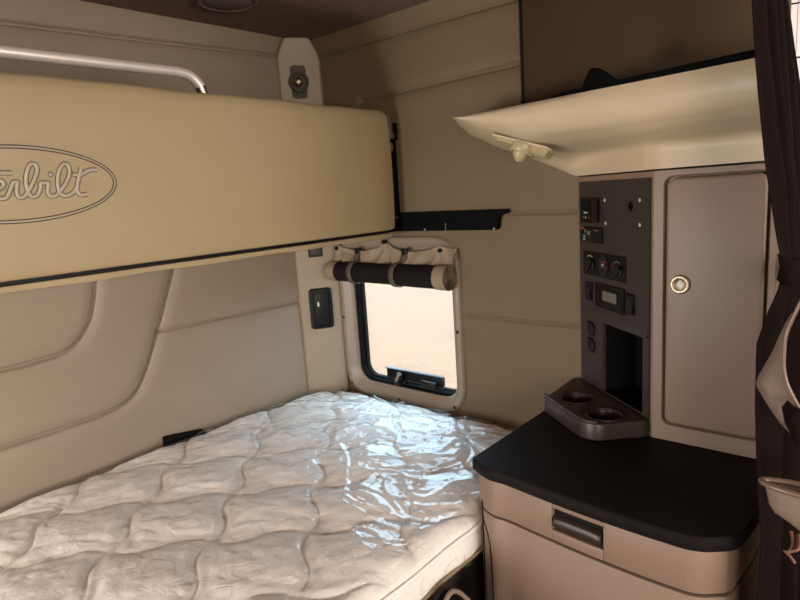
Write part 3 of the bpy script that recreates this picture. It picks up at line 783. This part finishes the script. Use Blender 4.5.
bm = bmesh.new(); a_lathe(bm, [(0, .0065), (.011, .007), (.013, .0085), (.0165, .009), (.0195, .0075), (.0205, .003)], lambda a, b, h: dX(.371+a, 1.278+b, h), 32); lk = finish(bm, 'lock', M['brass'], wd, smooth=40)
bm = bmesh.new(); a_box(bm, (.3685, 1.268, .0068), (.3715, 1.288, .0078), lambda p: dX(p.x, p.y, p.z))
a_lathe(bm, [(0, .0075), (.006, .0075), (.0065, .0066)], lambda a, b, h: dX(.370+a, 1.278+b, h), 16)
# keyway plug
ob_ = finish(bm, 'lock_plug', M['lens'], None); ob_.parent = wd

# ------------------------------------------------------------------ control panel in the angled end
cp = thing('control_panel', 'charcoal control panel with switches, knobs and display in the cabinet end', 'control panel', kX(.17, .94, .0))
bm = bmesh.new()
us_p = [.019, .134, .303, .3265]; vs_p = [.941, .976, 1.152, 1.498]
plate(bm, us_p, vs_p, lambda i, j: i == 1 and j == 1, kX, -.004, .004)
finish(bm, 'panel_plate', M['panelp'], cp, smooth=30)
bm = bmesh.new()
# cubby lining
w_ = .085
qs = [kX(.132, .976, .003), kX(.300, .976, .003), kX(.300, 1.152, .003), kX(.132, 1.152, .003)]
qb = [kX(.136, .976, -w_), kX(.296, .976, -w_), kX(.296, 1.14, -w_), kX(.136, 1.14, -w_)]
va = [bm.verts.new(p) for p in qs]; vb = [bm.verts.new(p) for p in qb]
for i in range(4): bm.faces.new((va[i], va[(i+1) % 4], vb[(i+1) % 4], vb[i]))
bm.faces.new(vb); finish(bm, 'cubby', M['black'], cp, smooth=0)
bm = bmesh.new()
# sloping hood over the cubby
a_prism(bm, [(.0, 1.152), (.012, 1.153), (.0045, 1.182), (.003, 1.182)], .036, .3225, lambda d, z, s: kX(s, z, d)); finish(bm, 'hood', M['panelp'], cp, bevel=.002)
for s, z in ((.145, 1.4525), (.2893, 1.4525), (.149, 1.398), (.290, 1.399)):
    bm = bmesh.new(); a_lathe(bm, [(0, .0075), (.002, .0072), (.0042, .0055), (.0046, .004)], lambda a, b, h, s=s, z=z: kX(s+a, z+b, h), 12); finish(bm, 'screw', M['chrome'], cp)
bm = bmesh.new(); a_lathe(bm, [(0, .0046), (.007, .0048), (.009, .0055), (.0095, .004)], lambda a, b, h: kX(.255+a, 1.439+b*1.15, h), 18); finish(bm, 'grommet', M['blackmetal'], cp)
# rocker block
def kbox(s0, s1, z0, z1, d0, d1):
    bm = bmesh.new(); a_box(bm, (s0, z0, d0), (s1, z1, d1), lambda p: kX(p.x, p.y, p.z)); return bm
b1 = finish(kbox(.030, .121, 1.397, 1.459, .004, .016), 'alarm_module', M['device'], cp, bevel=.004)
finish(kbox(.090, .116, 1.402, 1.454, .016, .021), 'module_slider', M['devgrey'], b1, bevel=.004)
finish(kbox(.036, .082, 1.428, 1.453, .016, .019), 'module_window', M['black'], b1, bevel=.002)
finish(kbox(.050, .066, 1.421, 1.4235, .016, .0168), 'printed_line', M['white'], b1)
for s, m in ((.045, 'blue'), (.056, 'white'), (.073, 'red')):
    finish(kbox(s, s+.004, 1.408, 1.4125, .016, .0168), 'printed_dot', M[m], b1)
b2 = finish(kbox(.029, .136, 1.3475, 1.387, .004, .011), 'sensor_module', M['device'], cp, bevel=.003)
finish(kbox(.030, .044, 1.379, 1.386, .011, .0118), 'red_tab', M['red'], b2)
finish(kbox(.062, .078, 1.366, 1.377, .011, .0118), 'label_tab', M['lcd'], b2)
finish(kbox(.050, .055, 1.371, 1.381, .011, .0116), 'green_mark', M['green'], b2)
finish(kbox(.094, .116, 1.377, 1.381, .011, .0116), 'grey_mark', M['strapm'], b2)
for k in range(3):
    finish(kbox(.042, .052, 1.3525+.005*k, 1.3545+.005*k, .011, .0116), 'print_row', M['white'], b2)
    finish(kbox(.062, .085, 1.3525+.005*k, 1.3535+.005*k, .011, .0114), 'print_row', M['strapm'], b2)
bm = bmesh.new(); a_lathe(bm, [(0, .013), (.006, .0125), (.008, .009)], lambda a, b, h: kX(.126+a, 1.372+b*1.2, h), 16); finish(bm, 'port', M['devgrey'], b2)
# climate controls
cc = finish(kbox(.041, .237, 1.264, 1.3255, .004, .008), 'climate_plate', M['device'], cp, bevel=.003)
def knob(s, z, ang, nm, parent):
    bm = bmesh.new()
    a_lathe(bm, [(0, .014), (.015, .014), (.018, .011), (.019, .008)], lambda a, b, h: kX(s+a, z+b, h), 24)
    ca_, sa_ = math.cos(ang), math.sin(ang)
    a_box(bm, (-.0055, -.018, .012), (.0055, .019, .027), lambda p: kX(s+p.x*ca_-p.y*sa_, z+p.x*sa_+p.y*ca_, p.z))
    k_ = finish(bm, nm, M['devgrey'], parent, bevel=.0015)
    return k_
knob(.073, 1.291, -.6, 'fan_knob', cc); knob(.200, 1.287, -.9, 'temperature_knob', cc)
bm = bmesh.new(); a_lathe(bm, [(0, .014), (.017, .013), (.022, .015), (.025, .013), (.026, .008)], lambda a, b, h: kX(.137+a, 1.2955+b*1.08, h), 28); finish(bm, 'mode_dial', M['devgrey'], cc)
for a0, s0, z0, m in ((0, .073, 1.291, 'white'), (0, .2, 1.287, 'blue'), (-.75, .2, 1.287, 'red')):
    bm = bmesh.new()
    pts = [kX(s0+.0235*math.sin(t+a0), z0+.0235*math.cos(t+a0), .0084) for t in np.linspace(-.5, .6, 9)]
    a_tube(bm, pts, .0009, 6); finish(bm, 'dial_arc', M[m], cc)
for s_, z_, w2, h2, m in ((.130, 1.302, .017, .0035, 'red'), (.132, 1.296, .012, .003, 'white'), (.127, 1.291, .019, .003, 'red')):
    finish(kbox(s_, s_+w2, z_, z_+h2, .0135, .0146), 'dial_print', M[m], cc)
# timer display unit
tm = finish(kbox(.098, .232, 1.188, 1.2505, .004, .009), 'timer_unit', M['device'], cp, bevel=.002)
bm = bmesh.new()
a_loft(bm, [[kX(u, v, d) for u, v in rrect(*p, n=3)] for p, d in (((.101, .229, 1.191, 1.2475, .003), .009), ((.101, .229, 1.191, 1.2475, .003), .012), ((.104, .226, 1.194, 1.2445, .003), .012), ((.104, .226, 1.194, 1.2445, .003), .0092))], True)
finish(bm, 'unit_frame', M['devgrey'], tm)
finish(kbox(.130, .203, 1.206, 1.237, .009, .0112), 'screen_bezel', M['black'], tm, bevel=.001)
finish(kbox(.134, .199, 1.2095, 1.2335, .0112, .012), 'screen', M['lcd'], tm)
for k in range(4):
    finish(kbox(.110, .121, 1.2005+.0095*k, 1.2065+.0095*k, .009, .0135), 'button', M['devgrey'], tm, bevel=.001)
    finish(kbox(.210, .221, 1.1985+.0095*k, 1.2045+.0095*k, .009, .0135), 'button', M['devgrey'], tm, bevel=.001)
for s0, s1, z0, z1 in ((.047, .084, 1.197, 1.246), (.236, .272, 1.194, 1.243)):
    rk = finish(kbox(s0, s1, z0, z1, .004, .010), 'rocker_switch', M['device'], cp, bevel=.003)
    bm = bmesh.new()
    a_prism(bm, [(z0+.006, .009), (z0+.006, .019), (z0+.018, .0205), (z0+.028, .012), (z1-.006, .011), (z1-.006, .009)], s0+.006, s1-.006, lambda z, d, s: kX(s, z, d))
    finish(bm, 'rocker', M['devgrey'], rk, bevel=.0012)
    finish(kbox(s0+.014, s0+.018, z0+.026, z0+.033, .012, .0155), 'rocker_mark', M['lcd'], rk)
for z in (1.1235, 1.0805):
    bm = bmesh.new(); a_lathe(bm, [(0, .016), (.014, .0155), (.0165, .013), (.017, .006), (.0205, .006), (.021, .004)], lambda a, b, h, z=z: kX(.075+a, z+b, h), 28)
    a_box(bm, (.058, z+.013, .004), (.07, z+.0185, .014), lambda p: kX(p.x, p.y, p.z))
    finish(bm, 'power_outlet', M['devgrey'], cp, smooth=40)

# ------------------------------------------------------------------ cup holder tray
ch = thing('cup_holder', 'brown moulded two-cup holder tray on the dark worktop', 'cup holder', kX(.17, .93, .08))
foot = p2([(1.319, .699), (1.309, .695), (1.285, .664), (1.24, .603), (1.214, .566), (1.206, .545), (1.2055, .525), (1.214, .507), (1.235, .486), (1.262, .4585), (1.280, .439)], 5)
foot = [(1.486, .699)] + foot + [(1.2875, .4335), (1.484, .681)]
cz0, cz1 = .9300, .9715
bm = bmesh.new()
h1, r1 = Vector((1.340, .6215)), .040
h2, r2 = Vector((1.268, .5235)), .038
def feet(d, z):
    out = []
    n = len(foot)
    c = Vector((1.33, .57))
    for i, (x, y) in enumerate(foot):
        if i in (0, n-1) : out.append(Vector((x, y, z))); continue
        v = Vector((x, y)); w = c-v; w.normalize(); out.append(Vector((x+w.x*d, y+w.y*d, z)))
    return out
rings = [feet(.004, cz0), feet(0, cz0+.004), feet(.0, cz1-.012), feet(.003, cz1-.003), feet(.009, cz1)]
vr = a_loft(bm, rings, True, True, False)
# top face with two round wells, filled by triangulation
loops = []
for h_, r_ in ((h1, r1), (h2, r2)):
    ring = [bm.verts.new((h_.x+r_*math.cos(2*PI*k/28), h_.y+r_*math.sin(2*PI*k/28), cz1)) for k in range(28)]
    loops.append((ring, h_, r_))
edges = []
for ring in [vr[-1]]+[l[0] for l in loops]:
    for i in range(len(ring)):
        e = bm.edges.get((ring[i], ring[(i+1) % len(ring)])) or bm.edges.new((ring[i], ring[(i+1) % len(ring)]))
        edges.append(e)
bmesh.ops.triangle_fill(bm, use_beauty=True, use_dissolve=False, edges=edges)
for f in [f for f in bm.faces if all(abs(v.co.z-cz1) < 1e-6 for v in f.verts)]:
    c = f.calc_center_median()
    if any((Vector((c.x, c.y))-h_).length < r_*.97 and all((Vector((v.co.x, v.co.y))-h_).length < r_*1.01 for v in f.verts) for _, h_, r_ in loops): bm.faces.remove(f)
for ring, h_, r_ in loops:
    prev = ring
    for rr, zz in ((r_-.003, cz1-.002), (r_-.004, cz1-.006), (r_-.006, cz0+.006), (r_-.01, cz0+.003)):
        cur = [bm.verts.new((h_.x+rr*math.cos(2*PI*k/28), h_.y+rr*math.sin(2*PI*k/28), zz)) for k in range(28)]
        for i in range(28): bm.faces.new((prev[i], prev[(i+1) % 28], cur[(i+1) % 28], cur[i]))
        prev = cur
    bm.faces.new(prev)
tr_ = finish(bm, 'tray', M['cup'], ch, smooth=40)
for h_, r_ in ((h1, r1), (h2, r2)):
    bm = bmesh.new(); a_tube(bm, [Vector((h_.x+(r_+.001)*math.cos(t), h_.y+(r_+.001)*math.sin(t), cz1)) for t in np.linspace(0, 2*PI, 33)[:-1]], .0025, 8, closed=True); finish(bm, 'cup_rim', M['cup'], ch, smooth=60)
# raised front lip
bm = bmesh.new()
lip = foot[2:-14] if len(foot) > 30 else foot[2:30]
lp = [Vector((x+.006, y, cz1+.001)) for x, y in foot[3:34]]
a_tube(bm, lp, .005, 8); finish(bm, 'front_lip', M['cup'], ch, smooth=60)

# ------------------------------------------------------------------ overhead shelf (flared)
os_ = thing('overhead_shelf', 'cream flared overhead shelf with black liner above the wall cabinet', 'shelf', (1.4, .5, 1.51))
def lerpk(keys, v):
    for (a, p), (b, q) in zip(keys[:-1], keys[1:]):
        if v <= b: return Vector(p).lerp(Vector(q), (v-a)/(b-a))
    return Vector(keys[-1][1])
TK = [(0, (1.286, .920, 1.680)), (.06, (1.283, .895, 1.680)), (.15, (1.275, .845, 1.680)), (.26, (1.263, .77, 1.680)), (.35, (1.252, .71, 1.680)), (.68, (1.208, .44, 1.68)), (1, (1.170, .222, 1.680))]
BK = [(0, (1.496, 1.045, 1.682)), (.06, (1.496, 1.012, 1.654)), (.15, (1.496, .915, 1.607)), (.26, (1.496, .792, 1.560)), (.35, (1.496, .690, 1.5145)), (.68, (1.2935, .43, 1.5145)), (1, (1.2935, .222, 1.5155))]
WP = [(0, 0, 0), (.04, -.03, .05), (.12, -.05, .14), (.22, -.03, .27), (.35, .06, .42), (.5, .22, .58), (.65, .43, .73), (.8, .67, .87), (.92, .88, .96), (1, 1, 1)]
def wp(w):
    for a, b in zip(WP[:-1], WP[1:]):
        if w <= b[0]:
            t = (w-a[0])/(b[0]-a[0]); return a[1]+(b[1]-a[1])*t, a[2]+(b[2]-a[2])*t
    return 1, 1
WQ = [(0, 0, 0), (.04, -.03, .05), (.12, -.05, .14), (.22, -.03, .27), (.35, .06, .41), (.5, .33, .54), (.62, .66, .62), (.72, .91, .67), (.78, .985, .705), (.82, 1, .75), (1, 1, 1)]
def wpv(v, w):
    q = min(1, max(0, (v-.28)/.12)); a = wp(w)
    for (w0, h0, g0), (w1, h1_, g1) in zip(WQ[:-1], WQ[1:]):
        if w <= w1+1e-9:
            t = (w-w0)/(w1-w0); b = (h0+(h1_-h0)*t, g0+(g1-g0)*t); break
    return a[0]*(1-q)+b[0]*q, a[1]*(1-q)+b[1]*q
bm = bmesh.new()
rings = []
vv_ = [0, .02, .04, .06, .09, .12, .15, .2, .26, .3, .35, .42, .5, .58, .64, .68, .72, .8, .9, 1]
for v in vv_:
    T, B = lerpk(TK, v), lerpk(BK, v)
    r_ = []
    for k in range(21):
        h_, g_ = wpv(v, k/20)
        r_.append(Vector((T.x+(B.x-T.x)*h_, T.y+(B.y-T.y)*h_, T.z+(B.z-T.z)*g_)))
    rings.append(r_)
a_loft(bm, rings, False)
# top deck and right end close it
top = [bm.verts.new(r[0]) for r in rings]; bac = [bm.verts.new((1.496, max(.222, r[0].y+.12*(1-v)), 1.68)) for r, v in zip(rings, vv_)]
for i in range(len(top)-1): bm.faces.new((top[i], top[i+1], bac[i+1], bac[i]))
bm.faces.new([bm.verts.new(p) for p in rings[-1]] + [bm.verts.new((1.496, .222, 1.513)), bm.verts.new((1.496, .222, 1.68))])
bmesh.ops.remove_doubles(bm, verts=bm.verts[:], dist=1e-5)
finish(bm, 'shell', M['plastic_up'], os_, smooth=60)
bm = bmesh.new()
a_prism(bm, [(.640, 1.681), (.625, 1.689), (.600, 1.6915), (.232, 1.6965), (.232, 1.681)], 0, .02, lambda y, z, w: Vector((1.170+(y-.229)*.168+.016+w, y, z))); finish(bm, 'black_liner', M['blackmetal'], os_, bevel=.001)
bm = bmesh.new()
a_prism(bm, [(.562, 1.690), (.542, 1.7255), (.536, 1.728), (.520, 1.7245), (.480, 1.694)], 0, .012, lambda y, z, w: Vector((1.170+(y-.229)*.168+.022+w, y, z))); finish(bm, 'corner_bracket', M['blackmetal'], os_, bevel=.001)

# lamp under the flared shelf
def shell_pt(v, w):
    T, B = lerpk(TK, v), lerpk(BK, v); h_, g_ = wpv(v, w)
    return Vector((T.x+(B.x-T.x)*h_, T.y+(B.y-T.y)*h_, T.z+(B.z-T.z)*g_))
LV, LW = .30, .50
lc = shell_pt(LV, LW); lt1 = (shell_pt(LV+.04, LW)-shell_pt(LV-.04, LW)).normalized()
lt2 = (shell_pt(LV, LW+.08)-shell_pt(LV, LW-.08)); lt2 = (lt2-lt1*lt2.dot(lt1)).normalized()
ln = lt1.cross(lt2).normalized()
if ln.z > 0: ln = -ln
lc = lc+ln*.003
def lX(a, b, h): return lc+lt1*a+lt2*b+ln*h
l2 = thing('reading_lamp', 'cream swivel reading lamp on the underside of the flared overhead shelf', 'lamp', lc)
bm = bmesh.new()
a_loft(bm, [[lX(u, v, h) for u, v in rrect(*p)] for p, h in (((-.078, .085, -.027, .027, .02), -.002), ((-.077, .084, -.026, .026, .02), .0015), ((-.072, .079, -.022, .022, .018), .0028))], True, True, True); finish(bm, 'base_plate', M['plastic_up'], l2, smooth=45)
bm = bmesh.new()
a_loft(bm, [[lX(u, v, h) for u, v in rrect(*p, n=4)] for p, h in (((.034, .080, -.018, .018, .005), .002), ((.036, .078, -.017, .017, .005), .015), ((.042, .070, -.012, .012, .004), .018))], True, True, True); finish(bm, 'switch_block', M['lens'], l2, smooth=45)
bm = bmesh.new()
a_loft(bm, [[lX(u, v, h) for u, v in rrect(*p, n=4)] for p, h in (((-.060, -.01, -.016, .016, .005), .002), ((-.058, -.01, -.015, .015, .005), .008))], True, True, True); finish(bm, 'end_block', M['lens'], l2, smooth=45)
bm = bmesh.new(); a_lathe(bm, [(.020, .003), (.031, .003), (.030, .019), (.026, .023), (.022, .0225), (.0215, .010)], lambda a, b, h: lX(a+.010, b, h), 30); finish(bm, 'swivel_ring', M['lens'], l2, smooth=45)
bm = bmesh.new(); a_lathe(bm, [(.019, .010), (.0205, .018), (.019, .026), (.012, .036), (.006, .041), (0, .042)], lambda a, b, h: lX(a+.010, b, h), 26); finish(bm, 'lamp_head', M['lens'], l2, smooth=60)

# ------------------------------------------------------------------ curtain at the cab opening
cu = thing('curtain', 'dark brown privacy curtain tied back at the cab opening', 'curtain', (1.08, .15, .3))
CK = [(2.05, .208, .226), (1.85, .204, .223), (1.76, .2, .218), (1.64, .1895, .197), (1.513, .1745, .178), (1.401, .1565, .142), (1.362, .1475, .134), (1.33, .1535, .128), (1.30, .164, .118), (1.254, .176, .104), (1.161, .1745, .09), (1.035, .1675, .085), (.95, .159, .08), (.83, .161, .075), (.35, .16, .07)]
zs = np.linspace(.35, 2.05, 110)
kz = [k[0] for k in CK][::-1]; kl = [k[1] for k in CK][::-1]; kr = [k[2] for k in CK][::-1]
bm = bmesh.new()
rings = []
for z in zs:
    yl, yr = np.interp(z, kz, kl)*.976, np.interp(z, kz, kr)
    pinch = 1-.75*math.exp(-((z-1.36)/.10)**2)
    row = []
    for i in range(101):
        t = i/100
        x = .955+.30*t + .03*(1-pinch)*(.5-t)
        f = math.sin(t*2*PI*6.2+.6*math.sin(z*4)+1.2)
        amp = .016*pinch*min(1, t*5+.15)
        f2 = .004*math.sin(t*47+z*9)*pinch
        row.append(Vector((x+.35*amp*math.cos(t*2*PI*6.2), yl+(yr-yl)*t-amp*(1-f)*.75+f2*(t > .08), z)))
    rings.append(row)
a_loft(bm, rings, False)
c_ = finish(bm, 'cloth', M['curtain'], cu, smooth=80)
md = c_.modifiers.new('thick', 'SOLIDIFY'); md.thickness = .002
bm = bmesh.new()
pts = [Vector((.958, .150, 1.366)), Vector((.952, .142, 1.362)), Vector((.962, .130, 1.358)), Vector((1.02, .112, 1.350)), Vector((1.12, .098, 1.336)), Vector((1.28, .092, 1.318)), Vector((1.45, .10, 1.31))]
rings = []
for p in smoothline(pts, 6): rings.append([p+Vector((0, 0, -.018)), p+Vector((0, -.003, 0)), p+Vector((0, 0, .018))])
a_loft(bm, rings, False); tb = finish(bm, 'tieback', M['curtain'], cu, smooth=80)
md = tb.modifiers.new('thick', 'SOLIDIFY'); md.thickness = .003
bm = bmesh.new(); a_box(bm, (.95, .15, 2.03), (1.49, .175, 2.0435)); finish(bm, 'track', M['black'], cu, bevel=.002)

# vinyl organiser hanging in front of the curtain
po = thing('hanging_pouch', 'taupe vinyl pouch with open pocket hanging before the dark curtain', 'pouch', (.83, .11, 1.2))
def hX(y, z, d): return Vector((.845-d, y, z))
outl = p2([(.085, 1.36), (.103, 1.338), (.118, 1.319), (.133, 1.275), (.1495, 1.233), (.143, 1.215), (.131, 1.198), (.117, 1.180), (.098, 1.163), (.08, 1.155)], 6)
bm = bmesh.new()
rings = []
for k in range(9):
    t = k/8; rings.append([hX(y*(1-t)+(.03)*t, z+(1.25-z)*t*.06, .035*math.sin(t*PI/2)*1.0+.004*math.sin(z*60+t*5)) for y, z in outl])
a_loft(bm, rings, False); f_ = finish(bm, 'flap', M['flap'], po, smooth=70)
md = f_.modifiers.new('thick', 'SOLIDIFY'); md.thickness = .003
pk = [(.102, 1.350), (.111, 1.325), (.1165, 1.305), (.1175, 1.285), (.1170, 1.265), (.1135, 1.248), (.107, 1.233), (.098, 1.217), (.086, 1.205)]
bm = bmesh.new(); a_tube(bm, [Vector((.812, y*.985, z+.0)) for y, z in p2(pk, 6)], .0022, 8); finish(bm, 'pocket_rim', M['flaprim'], po, smooth=60)
bm = bmesh.new()
ln_ = p2(pk, 6)
a_loft(bm, [[Vector((.8125-.012*t*0, y*.985-(.045)*t, z+.02*t)) for y, z in ln_] for t in (0, .3, .7, 1)], False); finish(bm, 'pocket', M['curtain'], po, smooth=60)
bm = bmesh.new()
a_loft(bm, [[Vector((.811-.010*math.sin(t*PI), y, z)) for y, z in ((.110-.028*t, 1.226-.012*t), (.1155-.028*t, 1.216-.02*t), (.112-.026*t, 1.197-.02*t), (.103-.022*t, 1.180-.016*t), (.094-.02*t, 1.172-.012*t))] for t in (0, .25, .5, .75, 1)], False)
finish(bm, 'lower_pocket', M['curtain'], po, smooth=60)

hb = thing('cord_bag', 'taupe fabric bag with rolled rim and copper cord beside the worktop corner', 'bag', (.82, .09, 1.05))
def bag_ring(z, y0, y1, x0=.835, dx=.014):
    r_ = []
    for k in range(24):
        a = 2*PI*k/24
        r_.append(Vector((x0+dx*math.sin(a), (y0+y1)/2+(y1-y0)/2*math.cos(a), z(math.cos(a)) if callable(z) else z)))
    return r_
bm = bmesh.new()
a_loft(bm, [bag_ring(lambda c: 1.099+.001*c, .02, .134), bag_ring(1.090, .022, .131), bag_ring(1.075, .028, .128), bag_ring(1.066, .04, .122), bag_ring(1.058, .055, .105), bag_ring(1.052, .07, .095)], True, False, True)
b_ = finish(bm, 'bag_body', M['flap'], hb, smooth=60)
bm = bmesh.new(); a_tube(bm, bag_ring(lambda c: 1.103+.001*c, .018, .137, dx=.016), .0042, 8, closed=True); finish(bm, 'rolled_rim', M['flaprim'], hb, smooth=60)
for k, pts in enumerate(([(.80, .098, 1.063), (.785, .094, 1.056), (.775, .096, 1.050), (.78, .101, 1.046)], [(.80, .094, 1.059), (.78, .09, 1.053), (.775, .098, 1.048), (.782, .095, 1.04), (.785, .091, 1.032)], [(.80, .09, 1.062), (.778, .087, 1.056), (.776, .094, 1.051)])):
    bm = bmesh.new(); a_tube(bm, smoothline(pts, 5), .0018, 6); finish(bm, 'cord', M['copper'], hb, smooth=60)

# ------------------------------------------------------------------ outside ground
bm = bmesh.new(); bm.faces.new([bm.verts.new(p) for p in ((-40, -60, -1.3), (80, -60, -1.3), (80, 80, -1.3), (-40, 80, -1.3))])
structure(finish(bm, 'ground', M['ground'], smooth=0))

# ------------------------------------------------------------------ light
w = bpy.data.worlds.new('sky'); scene.world = w; w.use_nodes = True
nt = w.node_tree; nt.nodes.clear()
out = nt.nodes.new('ShaderNodeOutputWorld'); bg = nt.nodes.new('ShaderNodeBackground')
bg.inputs[0].default_value = (.54, .78, 1.0, 1); bg.inputs[1].default_value = 9.5
nt.links.new(bg.outputs[0], out.inputs[0])
def light(name, kind, loc, rot, energy, color, size=None, size_y=None):
    d = bpy.data.lights.new(name, kind); d.energy = energy; d.color = color
    if kind == 'AREA':
        d.shape = 'RECTANGLE'; d.size = size; d.size_y = size_y
    o = bpy.data.objects.new(name, d); COL.objects.link(o); o.location = loc; o.rotation_euler = rot
    return o
s = light('sun', 'SUN', (0, 0, 6), (0, 0, 0), 4.2, (1, .93, .82)); s.data.angle = .01
s.rotation_euler = Vector((.55, -.45, -1)).to_track_quat('-Z', 'Y').to_euler()
p = light('bed_window_portal', 'AREA', (1.575, 1.318, 1.066), (0, PI/2, 0), 1, (1, 1, 1), .46, .43); p.data.cycles.is_portal = True
p2_ = light('door_window_portal', 'AREA', (1.6, -.13, 1.725), (0, PI/2, 0), 1, (1, 1, 1), .6, .78); p2_.data.cycles.is_portal = True
light('windshield_daylight', 'AREA', (.1, -2.3, 1.45), (PI/2, 0, 0), 97, (1, .955, .90), 1.9, .8)
light('driver_door_daylight', 'AREA', (-.96, -1.1, 1.35), (0, -PI/2, 0), 34, (1, .90, .77), .6, .8)
light('far_bed_fill', 'AREA', (-.97, 1.20, 1.08), (0, -PI/2, 0), 30, (1, .98, .96), .44, .42)  # added fill for the mattress, standing in for an unseen opposite window

# ------------------------------------------------------------------ camera
cd = bpy.data.cameras.new('camera'); cam = bpy.data.objects.new('camera', cd); COL.objects.link(cam)
cd.sensor_fit = 'HORIZONTAL'; cd.sensor_width = 36; cd.lens = 597.645/800*36; cd.clip_start = .02
R = Matrix(((.65325451, .17502291, -.7366312), (-.75425378, .06558729, -.65329897), (-.06602864, .98237737, .17485688)))
cam.matrix_world = Matrix.Translation((0, 0, 1.5)) @ R.to_4x4()
scene.camera = cam
scene.cycles.use_denoising = True
scene.cycles.max_bounces = 10
scene.cycles.transparent_max_bounces = 12
vs_ = scene.view_settings
vs_.view_transform = 'Standard'; vs_.look = 'None'; vs_.gamma = 1; vs_.use_curve_mapping = False; vs_.exposure = 0
